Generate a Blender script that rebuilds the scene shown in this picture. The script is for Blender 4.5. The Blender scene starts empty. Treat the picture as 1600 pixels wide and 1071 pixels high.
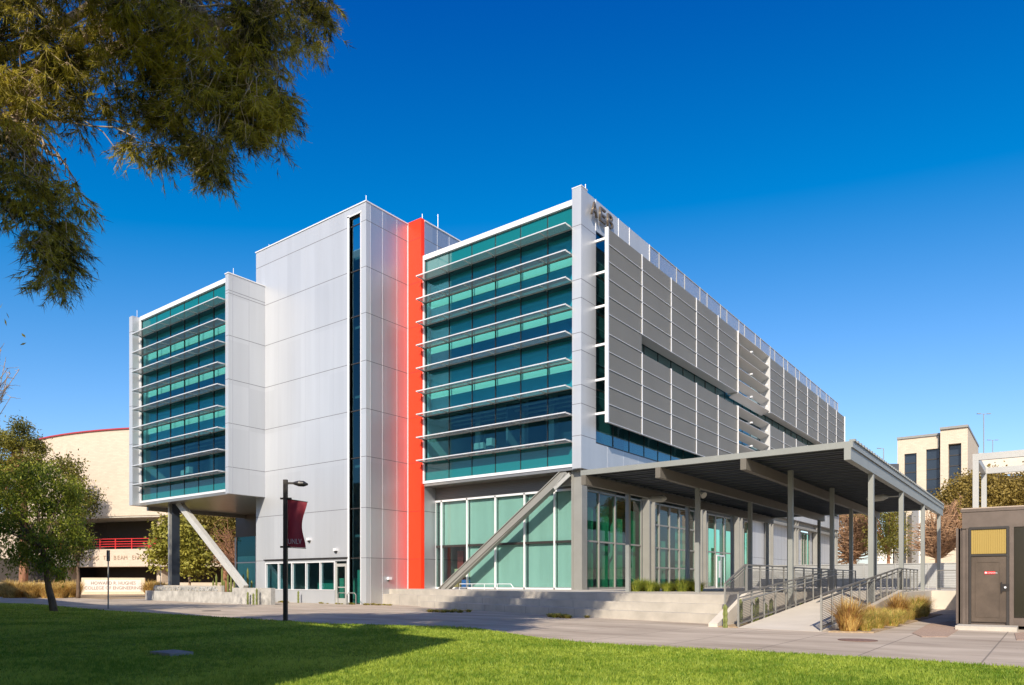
import bpy, math, random
import numpy as np
from mathutils import Vector, Matrix
random.seed(7); rng = np.random.default_rng(11)
scene = bpy.context.scene
C = scene.collection
# ------------------------------------------------------------ camera, world, sun, exposure
EYE = 1.35
cam = bpy.data.objects.new('camera', bpy.data.cameras.new('camera')); C.objects.link(cam)
cam.location = (0, 0, EYE); cam.rotation_euler = (math.pi/2, 0, math.radians(36.94))
cam.data.lens = 25.2; cam.data.sensor_width = 36; cam.data.sensor_fit = 'HORIZONTAL'
cam.data.shift_y = 0.234; cam.data.clip_end = 6000; cam.data.clip_start = 0.1
scene.camera = cam
SUN = Vector((.43, -1, .72)).normalized()
EL = math.asin(SUN.z); AZ = math.atan2(SUN.x, SUN.y)
world = bpy.data.worlds.new('World'); scene.world = world; world.use_nodes = True
wn = world.node_tree; bg = wn.nodes['Background']
sky = wn.nodes.new('ShaderNodeTexSky'); sky.sky_type = 'NISHITA'; sky.sun_disc = False
sky.sun_elevation = EL; sky.sun_rotation = AZ; sky.air_density = 1.0; sky.dust_density = 0.9; sky.ozone_density = 3.0
ma = wn.nodes.new('ShaderNodeVectorMath'); ma.operation = 'MULTIPLY_ADD'      # the deep polarised blue of a clear desert sky
ma.inputs[1].default_value = (1.72, 1.56, 1.58); ma.inputs[2].default_value = (-2.03, -1.32, -.46)
mxm = wn.nodes.new('ShaderNodeVectorMath'); mxm.operation = 'MAXIMUM'; mxm.inputs[1].default_value = (0.001, 0.01, .05)
wn.links.new(sky.outputs[0], ma.inputs[0]); wn.links.new(ma.outputs[0], mxm.inputs[0]); wn.links.new(mxm.outputs[0], bg.inputs[0])
bg.inputs[1].default_value = 0.10
sl = bpy.data.lights.new('sun', 'SUN'); sl.energy = 5.0; sl.angle = math.radians(.53); sl.color = (1, .90, .76)
so = bpy.data.objects.new('sun', sl); C.objects.link(so)
so.rotation_euler = SUN.to_track_quat('Z', 'Y').to_euler(); so.location = (20, -40, 40)
scene.view_settings.view_transform = 'Standard'; scene.view_settings.look = 'None'
scene.view_settings.exposure = 0.32; scene.view_settings.gamma = 1
try:
    scene.cycles.transparent_max_bounces = 24; scene.cycles.max_bounces = 8
except Exception: pass
# ------------------------------------------------------------ survey helpers (station at the origin, bearing 36.94 deg)
RX, RY, FX, FY, FL = .7993, .6009, -.6009, .7993, 1120.
def Dp(px, d): r = (px-800)/FL*d; return (r*RX+d*FX, r*RY+d*FY)
def G(px, py, z=0): return Dp(px, (EYE-z)*FL/(py-910))
def ony(px, y): t = (px-800)/FL; return y*(.7993*t-.6009)/(.7993+.6009*t)
def onx(px, x): t = (px-800)/FL; return -x*(.7993+.6009*t)/(.6009-.7993*t)
# ------------------------------------------------------------ materials
def nm(name):
    m = bpy.data.materials.new(name); m.use_nodes = True
    return m, m.node_tree, m.node_tree.nodes['Principled BSDF']
def mat(name, col, rough=.6, metal=0., noise=0., nscale=3., bump=0., bscale=20., spec=.5, col2=None, stretch=(1,1,1), trans=0.):
    m, t, p = nm(name); N = t.nodes; L = t.links
    p.inputs['Base Color'].default_value = (*col, 1); p.inputs['Roughness'].default_value = rough
    p.inputs['Metallic'].default_value = metal; p.inputs['Specular IOR Level'].default_value = spec
    tc = N.new('ShaderNodeTexCoord'); mp = N.new('ShaderNodeMapping'); mp.inputs['Scale'].default_value = stretch
    L.new(tc.outputs['Object'], mp.inputs[0])
    if noise or col2:
        n = N.new('ShaderNodeTexNoise'); n.inputs['Scale'].default_value = nscale; n.inputs['Detail'].default_value = 6; n.inputs['Roughness'].default_value = .6
        L.new(mp.outputs[0], n.inputs['Vector'])
        cr = N.new('ShaderNodeValToRGB'); cr.color_ramp.elements[0].position = .32; cr.color_ramp.elements[1].position = .68
        a = col if col2 else tuple(c*(1-noise) for c in col); b = col2 if col2 else tuple(min(1, c*(1+noise)) for c in col)
        cr.color_ramp.elements[0].color = (*a, 1); cr.color_ramp.elements[1].color = (*b, 1)
        L.new(n.outputs[0], cr.inputs[0]); L.new(cr.outputs[0], p.inputs['Base Color'])
    if bump:
        n2 = N.new('ShaderNodeTexNoise'); n2.inputs['Scale'].default_value = bscale; n2.inputs['Detail'].default_value = 5
        L.new(mp.outputs[0], n2.inputs['Vector'])
        b_ = N.new('ShaderNodeBump'); b_.inputs['Strength'].default_value = bump; b_.inputs['Distance'].default_value = .02
        L.new(n2.outputs[0], b_.inputs['Height']); L.new(b_.outputs[0], p.inputs['Normal'])
    return m
def leafmat(name, a, b, sc=.6, trans=.35):
    m, t, p = nm(name); N = t.nodes; L = t.links
    tc = N.new('ShaderNodeTexCoord'); n = N.new('ShaderNodeTexNoise'); n.inputs['Scale'].default_value = sc; n.inputs['Detail'].default_value = 4
    L.new(tc.outputs['Object'], n.inputs['Vector'])
    n2 = N.new('ShaderNodeTexNoise'); n2.inputs['Scale'].default_value = 9; L.new(tc.outputs['Object'], n2.inputs['Vector'])
    ad = N.new('ShaderNodeMath'); ad.operation = 'ADD'; L.new(n.outputs[0], ad.inputs[0]); L.new(n2.outputs[0], ad.inputs[1])
    cr = N.new('ShaderNodeValToRGB'); cr.color_ramp.elements[0].position = .42; cr.color_ramp.elements[1].position = .58
    hf = N.new('ShaderNodeMath'); hf.operation = 'MULTIPLY'; hf.inputs[1].default_value = .5; L.new(ad.outputs[0], hf.inputs[0])
    cr.color_ramp.elements[0].color = (*a, 1); cr.color_ramp.elements[1].color = (*b, 1); L.new(hf.outputs[0], cr.inputs[0])
    L.new(cr.outputs[0], p.inputs['Base Color']); p.inputs['Roughness'].default_value = .55; p.inputs['Specular IOR Level'].default_value = .3
    tr = N.new('ShaderNodeBsdfTranslucent'); L.new(cr.outputs[0], tr.inputs[0])
    mx = N.new('ShaderNodeMixShader'); mx.inputs[0].default_value = trans
    L.new(p.outputs[0], mx.inputs[1]); L.new(tr.outputs[0], mx.inputs[2]); L.new(mx.outputs[0], N['Material Output'].inputs[0])
    return m
def glassmat(name, tint, refl=.9, ior=1.6, rough=0.0, wav=.004):
    m, t, p = nm(name); N = t.nodes; L = t.links; N.remove(p)
    tr = N.new('ShaderNodeBsdfTransparent'); tr.inputs[0].default_value = (*(c**.5 for c in tint), 1)   # two faces per pane
    gl = N.new('ShaderNodeBsdfGlossy'); gl.inputs['Roughness'].default_value = rough; gl.inputs[0].default_value = (*refl, 1) if isinstance(refl, tuple) else (refl, refl, refl, 1)
    fr = N.new('ShaderNodeFresnel'); fr.inputs[0].default_value = ior
    tc = N.new('ShaderNodeTexCoord'); n = N.new('ShaderNodeTexNoise'); n.inputs['Scale'].default_value = .7; n.inputs['Detail'].default_value = 1
    L.new(tc.outputs['Object'], n.inputs['Vector']); b_ = N.new('ShaderNodeBump'); b_.inputs['Strength'].default_value = wav; b_.inputs['Distance'].default_value = .3
    L.new(n.outputs[0], b_.inputs['Height']); L.new(b_.outputs[0], gl.inputs['Normal'])
    mx = N.new('ShaderNodeMixShader'); 
    ge = N.new('ShaderNodeNewGeometry'); bf = N.new('ShaderNodeMath'); bf.operation = 'SUBTRACT'; bf.inputs[0].default_value = 1; L.new(ge.outputs['Backfacing'], bf.inputs[1])
    mu = N.new('ShaderNodeMath'); mu.operation = 'MULTIPLY'; L.new(fr.outputs[0], mu.inputs[0]); L.new(bf.outputs[0], mu.inputs[1]); L.new(mu.outputs[0], mx.inputs[0]); L.new(tr.outputs[0], mx.inputs[1]); L.new(gl.outputs[0], mx.inputs[2])
    L.new(mx.outputs[0], N['Material Output'].inputs[0]); return m
def perfmat(name, col, opac, rough=.45, metal=.5):      # perforated sheet: holes far below a pixel
    m, t, p = nm(name); N = t.nodes; L = t.links
    p.inputs['Base Color'].default_value = (*col, 1); p.inputs['Roughness'].default_value = rough; p.inputs['Metallic'].default_value = metal
    tc = N.new('ShaderNodeTexCoord'); w = N.new('ShaderNodeTexWave'); w.bands_direction = 'Z'; w.inputs['Scale'].default_value = 8
    L.new(tc.outputs['Object'], w.inputs['Vector']); b_ = N.new('ShaderNodeBump'); b_.inputs['Strength'].default_value = .35; b_.inputs['Distance'].default_value = .02
    L.new(w.outputs['Fac'], b_.inputs['Height']); L.new(b_.outputs[0], p.inputs['Normal'])
    n = N.new('ShaderNodeTexNoise'); n.inputs['Scale'].default_value = .5; n.inputs['Detail'].default_value = 3; L.new(tc.outputs['Object'], n.inputs['Vector'])
    cr = N.new('ShaderNodeValToRGB'); cr.color_ramp.elements[0].color = (*(c*.88 for c in col), 1); cr.color_ramp.elements[1].color = (*(min(1, c*1.1) for c in col), 1)
    L.new(n.outputs[0], cr.inputs[0]); L.new(cr.outputs[0], p.inputs['Base Color'])
    tr = N.new('ShaderNodeBsdfTransparent'); mx = N.new('ShaderNodeMixShader'); mx.inputs[0].default_value = opac
    L.new(tr.outputs[0], mx.inputs[1]); L.new(p.outputs[0], mx.inputs[2]); L.new(mx.outputs[0], N['Material Output'].inputs[0]); return m
def blockmat(name, col, bw=.8, bh=.2, mortar=.75, bump=.3):
    m, t, p = nm(name); N = t.nodes; L = t.links
    tc = N.new('ShaderNodeTexCoord'); sp = N.new('ShaderNodeSeparateXYZ'); L.new(tc.outputs['Object'], sp.inputs[0])
    ad = N.new('ShaderNodeMath'); L.new(sp.outputs[0], ad.inputs[0]); L.new(sp.outputs[1], ad.inputs[1])
    cb = N.new('ShaderNodeCombineXYZ'); L.new(ad.outputs[0], cb.inputs[0]); L.new(sp.outputs[2], cb.inputs[1])
    b = N.new('ShaderNodeTexBrick'); b.inputs['Scale'].default_value = 1; b.inputs['Brick Width'].default_value = bw; b.inputs['Row Height'].default_value = bh
    b.inputs['Mortar Size'].default_value = .012; b.inputs['Color1'].default_value = (*col, 1); b.inputs['Color2'].default_value = (*(c*.9 for c in col), 1)
    b.inputs['Mortar'].default_value = (*(c*mortar for c in col), 1); L.new(cb.outputs[0], b.inputs['Vector']); L.new(b.outputs[0], p.inputs['Base Color'])
    p.inputs['Roughness'].default_value = .85; bp = N.new('ShaderNodeBump'); bp.inputs['Strength'].default_value = bump; bp.inputs['Distance'].default_value = .02
    n = N.new('ShaderNodeTexNoise'); n.inputs['Scale'].default_value = 6; L.new(tc.outputs['Object'], n.inputs['Vector']); L.new(n.outputs[0], bp.inputs['Height']); L.new(bp.outputs[0], p.inputs['Normal'])
    return m
def pavemat():
    m, t, p = nm('pavement_concrete'); N = t.nodes; L = t.links
    tc = N.new('ShaderNodeTexCoord'); sp = N.new('ShaderNodeSeparateXYZ'); L.new(tc.outputs['Object'], sp.inputs[0])
    def M(op, a, b=None):
        n = N.new('ShaderNodeMath'); n.operation = op
        for i, v in enumerate((a, b)):
            if v is None: continue
            if isinstance(v, (int, float)): n.inputs[i].default_value = v
            else: L.new(v, n.inputs[i])
        return n.outputs[0]
    gx = M('LESS_THAN', M('ABSOLUTE', M('SUBTRACT', M('FRACT', M('DIVIDE', M('ADD', sp.outputs[0], 100.62+.06), 1.9)), .5)), .008)
    gy = M('LESS_THAN', M('ABSOLUTE', M('SUBTRACT', M('FRACT', M('DIVIDE', M('ADD', sp.outputs[1], 101.2), 3.8)), .5)), .004)
    j = M('MAXIMUM', gx, gy)
    n1 = N.new('ShaderNodeTexNoise'); n1.inputs['Scale'].default_value = .35; n1.inputs['Detail'].default_value = 8; n1.inputs['Roughness'].default_value = .65
    mp = N.new('ShaderNodeMapping'); mp.inputs['Scale'].default_value = (.7, 2.2, 1); mp.inputs['Rotation'].default_value = (0, 0, .3); L.new(tc.outputs['Object'], mp.inputs[0]); L.new(mp.outputs[0], n1.inputs['Vector'])
    n2 = N.new('ShaderNodeTexNoise'); n2.inputs['Scale'].default_value = 40; n2.inputs['Detail'].default_value = 3; L.new(tc.outputs['Object'], n2.inputs['Vector'])
    vo = N.new('ShaderNodeTexVoronoi'); vo.inputs['Scale'].default_value = 1.6; L.new(tc.outputs['Object'], vo.inputs['Vector'])
    spot = M('LESS_THAN', vo.outputs['Distance'], .035)
    cr = N.new('ShaderNodeValToRGB'); cr.color_ramp.elements[0].position = .3; cr.color_ramp.elements[1].position = .72
    cr.color_ramp.elements[0].color = (.27, .215, .16, 1); cr.color_ramp.elements[1].color = (.60, .505, .395, 1)
    L.new(M('ADD', M('MULTIPLY', n1.outputs[0], .85), M('MULTIPLY', n2.outputs[0], .15)), cr.inputs[0])
    mx = N.new('ShaderNodeMixRGB'); mx.inputs[2].default_value = (.11, .095, .08, 1); L.new(M('MULTIPLY', M('MAXIMUM', j, spot), .6), mx.inputs[0]); L.new(cr.outputs[0], mx.inputs[1])
    L.new(mx.outputs[0], p.inputs['Base Color']); p.inputs['Roughness'].default_value = .85; p.inputs['Specular IOR Level'].default_value = .25
    b = N.new('ShaderNodeBump'); b.inputs['Strength'].default_value = .15; b.inputs['Distance'].default_value = .01; L.new(n2.outputs[0], b.inputs['Height']); L.new(b.outputs[0], p.inputs['Normal'])
    return m
def panelmat(name, col, rough, metal):
    m, t, p = nm(name); N = t.nodes; L = t.links; p.inputs['Metallic'].default_value = metal
    tc = N.new('ShaderNodeTexCoord'); mp = N.new('ShaderNodeMapping'); mp.inputs['Scale'].default_value = (.69, .69, .345); mp.inputs['Location'].default_value = (.37, .11, .02); L.new(tc.outputs['Object'], mp.inputs[0])
    fl = N.new('ShaderNodeVectorMath'); fl.operation = 'FLOOR'; L.new(mp.outputs[0], fl.inputs[0]); wn_ = N.new('ShaderNodeTexWhiteNoise'); L.new(fl.outputs[0], wn_.inputs[0])
    n = N.new('ShaderNodeTexNoise'); n.inputs['Scale'].default_value = 1; n.inputs['Detail'].default_value = 5; mp2 = N.new('ShaderNodeMapping'); mp2.inputs['Scale'].default_value = (1.6, 1.6, .12); L.new(tc.outputs['Object'], mp2.inputs[0]); L.new(mp2.outputs[0], n.inputs['Vector'])
    def M(op, a, b, c=None):
        q = N.new('ShaderNodeMath'); q.operation = op
        for i, v in enumerate((a, b, c)):
            if v is None: continue
            if isinstance(v, (int, float)): q.inputs[i].default_value = v
            else: L.new(v, q.inputs[i])
        return q.outputs[0]
    f = M('ADD', M('MULTIPLY_ADD', wn_.outputs[0], .07, .93), M('MULTIPLY_ADD', n.outputs[0], .16, -.08))
    v = N.new('ShaderNodeVectorMath'); v.operation = 'SCALE'; v.inputs[0].default_value = col; L.new(f, v.inputs['Scale']); L.new(v.outputs[0], p.inputs['Base Color'])
    L.new(M('MULTIPLY_ADD', wn_.outputs[0], .05, rough), p.inputs['Roughness'])
    n2 = N.new('ShaderNodeTexNoise'); n2.inputs['Scale'].default_value = .8; L.new(tc.outputs['Object'], n2.inputs['Vector']); b_ = N.new('ShaderNodeBump'); b_.inputs['Strength'].default_value = .05; b_.inputs['Distance'].default_value = .1; L.new(n2.outputs[0], b_.inputs['Height']); L.new(b_.outputs[0], p.inputs['Normal'])
    return m
ALU = panelmat('aluminium_panel', (.50, .515, .53), .36, .3)
ALUS = panelmat('satin_aluminium_panel', (.55, .56, .585), .46, .85)
JOINT = mat('panel_joint', (.16, .16, .17), .7)
JOINTL = mat('panel_joint_light', (.42, .43, .46), .5, .3)
WHITE = mat('white_aluminium', (.74, .74, .74), .4, .15)
SHADE = mat('sunshade_aluminium', (.66, .66, .65), .4, .3)
SLAT = mat('sunshade_slat', (.27, .275, .275), .4, .3)
RED = mat('red_panel', (.88, .04, .008), .45, 0, spec=.3, noise=.06, nscale=.9, stretch=(1, 1, .2))
STEEL = mat('grey_painted_steel', (.25, .245, .22), .5, .1, noise=.06, nscale=1.2)
STEELL = mat('pale_grey_paint', (.40, .395, .365), .5, .1, noise=.05, nscale=1.2)
DARK = mat('dark_bronze', (.045, .04, .036), .45, .3)
BLACK = mat('black_paint', (.02, .017, .015), .4)
SCREEN = perfmat('screen_sheet', (.205, .197, .17), .94, .55, .1)
PERF = perfmat('perforated_parapet', (.42, .42, .46), .5, .4, .3)
SPAN = mat('spandrel_glass', (.004, .13, .135), .06, 0, spec=.8)
NEARB = mat('tinted_lining', (.07, .34, .40), .5)
HEAD = mat('pale_sun_band', (.46, .55, .48), .7)  # sunlit band on the blinds, put partly into a paler strip
NAVY = mat('navy_lining', (.02, .15, .26), .5)
GLASS = glassmat('teal_glass', (.55, .75, .71), 1, 1.55)
UGLASS = glassmat('upper_teal_glass', (.42, .80, .82), (.22, .62, .8), 1.75)
SGLASS = glassmat('side_blue_glass', (.20, .5, .52), (.6, .85, 1), 2.6)
DGLASS = glassmat('deep_blue_glass', (.30, .62, .66), (.4, .75, .85), 1.8)
GGLASS = glassmat('green_glass', (.26, .66, .50), .9, 1.6)
BLIND = mat('roller_blind', (.50, .54, .51), .8, noise=.07, nscale=.7, stretch=(3, 1, .25))
BLINDG = mat('blind_green', (.10, .30, .20), .8)
INT = mat('interior', (.28, .28, .27), .8)
INTD = mat('interior_dark', (.10, .11, .12), .8)
CONC = mat('cast_concrete', (.45, .41, .345), .85, noise=.14, nscale=1.1, bump=.25, bscale=14)
CONCL = mat('pale_concrete', (.58, .52, .43), .85, noise=.08, nscale=.9, bump=.15)
PAVE = pavemat()
SOFF = mat('soffit_metal', (.34, .32, .29), .28, .6, noise=.1, nscale=2)
RIB = mat('ribbed_siding', (.20, .19, .17), .5, .3)
BEIGE = blockmat('beige_block', (.58, .475, .365))
BEIGE2 = blockmat('cream_brick', (.60, .51, .385), .6, .25)
SOIL = mat('gravel_bed', (.24, .17, .10), .95, col2=(.44, .32, .19), nscale=9, bump=.6, bscale=30)
PINKG = mat('pink_gravel', (.26, .17, .12), .95, col2=(.5, .36, .26), nscale=40, bump=.8, bscale=50)
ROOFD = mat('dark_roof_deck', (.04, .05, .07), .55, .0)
BARK = mat('bark', (.13, .085, .055), .9, noise=.4, nscale=6, bump=.8, bscale=12, stretch=(1, 1, .3))
BARKR = mat('red_bark', (.27, .13, .07), .9, noise=.35, nscale=5, bump=.8, bscale=12, stretch=(1, 1, .3))
TWIGB = mat('brown_twigs', (.34, .20, .11), .9, noise=.35, nscale=1.5)
BARKL = mat('pale_bark', (.36, .27, .19), .9, noise=.3, nscale=5, bump=.4)
BROWNM = mat('kiosk_metal', (.135, .105, .085), .45, .25, noise=.15, nscale=2.5)
BROWND = mat('kiosk_door_metal', (.10, .075, .055), .4, .25, noise=.25, nscale=1.6)
# ------------------------------------------------------------ mesh builder
def tag(o, label=None, cat=None, group=None, kind=None):
    for k, v in (('label', label), ('category', cat), ('group', group), ('kind', kind)):
        if v: o[k] = v
    return o
def link(name, me, parent=None, origin=None):
    o = bpy.data.objects.new(name, me); C.objects.link(o)
    if parent: o.parent = parent
    return o
def wloc(o):
    v = Vector((0, 0, 0))
    while o: v = v + o.location; o = o.parent
    return v
class MB:
    def __init__(s): s.v = []; s.f = []; s.m = []
    def add(s, vs, fs, mi=0):
        n = len(s.v); s.v += [tuple(v) for v in vs]; s.f += [tuple(i+n for i in f) for f in fs]; s.m += [mi]*len(fs); return s
    def box(s, x0, x1, y0, y1, z0, z1, mi=0):
        if x0 > x1: x0, x1 = x1, x0
        if y0 > y1: y0, y1 = y1, y0
        if z0 > z1: z0, z1 = z1, z0
        return s.add([(x0,y0,z0),(x1,y0,z0),(x1,y1,z0),(x0,y1,z0),(x0,y0,z1),(x1,y0,z1),(x1,y1,z1),(x0,y1,z1)],
                     [(0,3,2,1),(4,5,6,7),(0,1,5,4),(1,2,6,5),(2,3,7,6),(3,0,4,7)], mi)
    def prism(s, pts, z0, z1, mi=0):          # plan polygon counter-clockwise
        n = len(pts); A = sum(pts[i][0]*pts[(i+1)%n][1]-pts[(i+1)%n][0]*pts[i][1] for i in range(n))
        if A < 0: pts = pts[::-1]
        zt = z1 if isinstance(z1, (list, tuple)) else [z1]*n
        if A < 0 and isinstance(z1, (list, tuple)): zt = list(z1)[::-1]
        return s.add([(x, y, z0) for x, y in pts]+[(x, y, zt[i]) for i, (x, y) in enumerate(pts)],
                     [tuple(range(n))[::-1], tuple(range(n, 2*n))]+[(i, (i+1)%n, n+(i+1)%n, n+i) for i in range(n)], mi)
    def bar(s, a, b, w, h, mi=0, up=(0,0,1)):  # rectangular bar from a to b
        a = Vector(a); b = Vector(b); d = (b-a).normalized(); u = Vector(up)
        if abs(d.dot(u)) > .98: u = Vector((0,1,0))
        sd = d.cross(u).normalized(); u = sd.cross(d).normalized()
        vs = [p+sd*sx*w/2+u*sz*h/2 for p in (a, b) for sx, sz in ((-1,-1),(1,-1),(1,1),(-1,1))]
        return s.add(vs, [(0,1,2,3),(7,6,5,4),(0,4,5,1),(1,5,6,2),(2,6,7,3),(3,7,4,0)], mi)
    def tube(s, pts, rs, seg=8, mi=0, caps=True):
        pts = [Vector(p) for p in pts]; n0 = len(s.v); fs = []
        if isinstance(rs, (int, float)): rs = [rs]*len(pts)
        vs = []
        for i, p in enumerate(pts):
            d = (pts[min(i+1, len(pts)-1)]-pts[max(i-1, 0)]).normalized()
            u = Vector((0,0,1)) if abs(d.z) < .9 else Vector((1,0,0))
            a = d.cross(u).normalized(); b = a.cross(d).normalized()
            for k in range(seg):
                t = 2*math.pi*k/seg; vs.append(p+(a*math.cos(t)+b*math.sin(t))*rs[i])
        for i in range(len(pts)-1):
            for k in range(seg):
                k2 = (k+1) % seg; fs.append((i*seg+k, (i+1)*seg+k, (i+1)*seg+k2, i*seg+k2))
        if caps: fs.append(tuple(range(seg))); fs.append(tuple(range((len(pts)-1)*seg, len(pts)*seg))[::-1])
        return s.add(vs, fs, mi)
    def build(s, name, mats, parent=None, smooth=False, origin=None):
        me = bpy.data.meshes.new(name)
        if not isinstance(mats, (list, tuple)): mats = [mats]
        off = wloc(parent) if parent else Vector(origin or (0, 0, 0))
        me.from_pydata([(x-off.x, y-off.y, z-off.z) for x, y, z in s.v], [], s.f)
        for m in mats: me.materials.append(m)
        if len(mats) > 1: me.polygons.foreach_set('material_index', s.m)
        if smooth: me.polygons.foreach_set('use_smooth', [True]*len(s.f))
        me.update(); o = link(name, me, parent)
        if not parent: o.location = off
        return o
def thing(name, label, cat, loc=(0,0,0), group=None):
    o = bpy.data.objects.new(name, None); C.objects.link(o); o.location = loc; o.empty_display_size = .3
    return tag(o, label, cat, group)
def copy_tree(o, parent=None):
    c = o.copy(); C.objects.link(c); c.parent = parent
    for ch in list(o.children): copy_tree(ch, c)
    return c
def shift(o, delta):
    c = o.copy(); C.objects.link(c); c.location = Vector(o.location)+Vector(delta); return c
def text(name, body, size, loc, rot, m, parent=None, ext=.02, align='CENTER', width=None, bevel=0):
    cu = bpy.data.curves.new('txt', 'FONT'); cu.body = body; cu.size = size; cu.extrude = ext; cu.align_x = align; cu.resolution_u = 3; cu.offset = bevel
    tmp = bpy.data.objects.new('txt', cu); C.objects.link(tmp); bpy.context.view_layer.update()
    me = bpy.data.meshes.new_from_object(tmp.evaluated_get(bpy.context.evaluated_depsgraph_get()))
    C.objects.unlink(tmp); bpy.data.objects.remove(tmp); bpy.data.curves.remove(cu)
    me.materials.clear(); me.materials.append(m)
    xs = [v.co.x for v in me.vertices]
    sx = width/(max(xs)-min(xs)) if width else 1
    M = Matrix.LocRotScale(None, rot, None)
    for v in me.vertices: v.co = M @ Vector((v.co.x*sx, v.co.y, v.co.z))
    o = link(name, me, parent); o.location = Vector(loc)-(wloc(parent) if parent else Vector()); return o
from mathutils import Euler
FRONT = Euler((math.pi/2, 0, 0)); SIDE = Euler((math.pi/2, 0, math.pi/2))
def npmesh(name, V, F, mats, parent=None, mi=None, smooth=False, origin=(0,0,0)):
    me = bpy.data.meshes.new(name); off = np.array(wloc(parent) if parent else origin, dtype=np.float32); V = np.asarray(V, dtype=np.float32)-off; F = np.asarray(F, dtype=np.int32)
    k = F.shape[1]; me.vertices.add(len(V)); me.vertices.foreach_set('co', V.ravel()); me.loops.add(F.size); me.loops.foreach_set('vertex_index', F.ravel())
    me.polygons.add(len(F)); me.polygons.foreach_set('loop_start', np.arange(0, F.size, k, dtype=np.int32)); me.polygons.foreach_set('loop_total', np.full(len(F), k, dtype=np.int32))
    for m in (mats if isinstance(mats, (list, tuple)) else [mats]): me.materials.append(m)
    if mi is not None: me.polygons.foreach_set('material_index', np.asarray(mi, dtype=np.int32))
    me.update(); me.validate(); o = link(name, me, parent)
    if not parent: o.location = origin
    return o
# ============================================================ SETTING
LAWN = [(-60, 939), (-20,942), (60,945.5), (165,955), (300,963.5), (446,972), (500,976), (600,978.5), (690,981), (745,984), (790,991), (850,1000), (920,1007), (1000,1012), (1200,1022), (1400,1033), (1600,1047), (1700,1054)]
lawn_edge = [G(a, b) for a, b in LAWN]
MB().add([(-2500,-1500,-.06),(2500,-1500,-.06),(2500,3500,-.06),(-2500,3500,-.06)], [(0,1,2,3)]).build('ground', SOIL)['kind'] = 'structure'
pv = MB(); pv.add([(-140,5,0),(40,5,0),(40,60,0),(-140,60,0)], [(0,1,2,3)])
pv.build('pavement', PAVE)['kind'] = 'structure'
LAWNM, lt, lp = nm('lawn_soil'); lN = lt.nodes; lL = lt.links
ltc = lN.new('ShaderNodeTexCoord'); ln = lN.new('ShaderNodeTexNoise'); ln.inputs['Scale'].default_value = 1.2; ln.inputs['Detail'].default_value = 10; ln.inputs['Roughness'].default_value = .75
lL.new(ltc.outputs['Object'], ln.inputs['Vector']); lc = lN.new('ShaderNodeValToRGB'); lc.color_ramp.elements[0].position = .35; lc.color_ramp.elements[1].position = .65
lc.color_ramp.elements[0].color = (.11, .17, .012, 1); lc.color_ramp.elements[1].color = (.32, .38, .03, 1); lL.new(ln.outputs[0], lc.inputs[0]); lL.new(lc.outputs[0], lp.inputs['Base Color']); lp.inputs['Roughness'].default_value = .95
lp.inputs['Specular IOR Level'].default_value = .1
poly = [(x, y) for x, y in lawn_edge]
outer = [(60, 8), (60, -60), (-120, -60), (-120, 22)]
lm = MB(); lm.prism(poly[::-1]+[(-120, 24), (-120, -60), (60, -60), (60, 10)], -.02, .035); lm.build('lawn', LAWNM)['kind'] = 'structure'
# grass blades, densest near the lens
def inpoly(P, x, y):
    c = np.zeros(len(x), bool); n = len(P)
    for i in range(n):
        x1, y1 = P[i]; x2, y2 = P[i-1]
        m = ((y1 > y) != (y2 > y)); 
        with np.errstate(divide='ignore', invalid='ignore'): c ^= m & (x < (x2-x1)*(y-y1)/(y2-y1+1e-12)+x1)
    return c
NB = 330000
d = 7.5*(44/7.5)**(rng.random(NB)**1.25); t = rng.uniform(-.95, .95, NB); r = t*d
bx = r*RX+d*FX; by = r*RY+d*FY
P_in = poly[::-1]+[(-120, 24), (-120, -60), (60, -60), (60, 10)]
k = inpoly(P_in, bx, by); bx, by, d = bx[k], by[k], d[k]; nb = len(bx)
h = rng.uniform(.025, .06, nb)*(1+.3*np.sin(bx*1.7)*np.sin(by*2.1)); w = .0035+.0006*d; a = rng.uniform(0, 6.28, nb); le = rng.normal(0, .022, (nb, 2))
V = np.zeros((nb, 3, 3)); V[:, 0] = np.c_[bx-np.cos(a)*w, by-np.sin(a)*w, np.full(nb, .03)]; V[:, 1] = np.c_[bx+np.cos(a)*w, by+np.sin(a)*w, np.full(nb, .03)]
V[:, 2] = np.c_[bx+le[:, 0], by+le[:, 1], .035+h]
GR = leafmat('grass_blade', (.15, .25, .02), (.42, .50, .07), .45, .45)
tag(npmesh('grass', V.reshape(-1, 3), np.arange(nb*3).reshape(-1, 3), GR), 'short mown bright green lawn grass in front of the building', 'grass', kind='stuff')
# gravel patches, beds, terrace
MB().prism([G(1425,990), G(1450,976), G(1492,971), G(1497,985), G(1480,996), G(1440,996)], -.01, .012).build('gravel_patch', PINKG)['kind'] = 'structure'
MB().prism([G(1585,990), G(1640,985), G(1660,998), G(1588,1001)], -.01, .012).build('gravel_patch', PINKG)['kind'] = 'structure'
MB().prism([(-200,33.5),(-60,26.0),(-60,34),(-58,60),(-200,110)], -.05, .02).build('planting_bed', SOIL)['kind'] = 'structure'
TZ = .93
A0, B0, C0 = Vector((-33.0, 30.1)), Vector((-13.5, 23.6)), Vector((-8.3, 22.35))
st = thing('terrace_steps', 'long pale concrete seat steps and terrace in front of the glass ground floor', 'steps', (-20, 27, 0))
def tierline(o):
    n1 = Vector((6.5, 19.5)).normalized(); n2 = Vector((1.25, 5.2)).normalized()
    a = A0+n1*o; a = Vector((-33.0, a.y+ (a.x+33)*.3333)); b = B0+(n1+n2).normalized()*o; c = C0+n2*o
    return a, b, Vector((-8.3, c.y))
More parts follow.
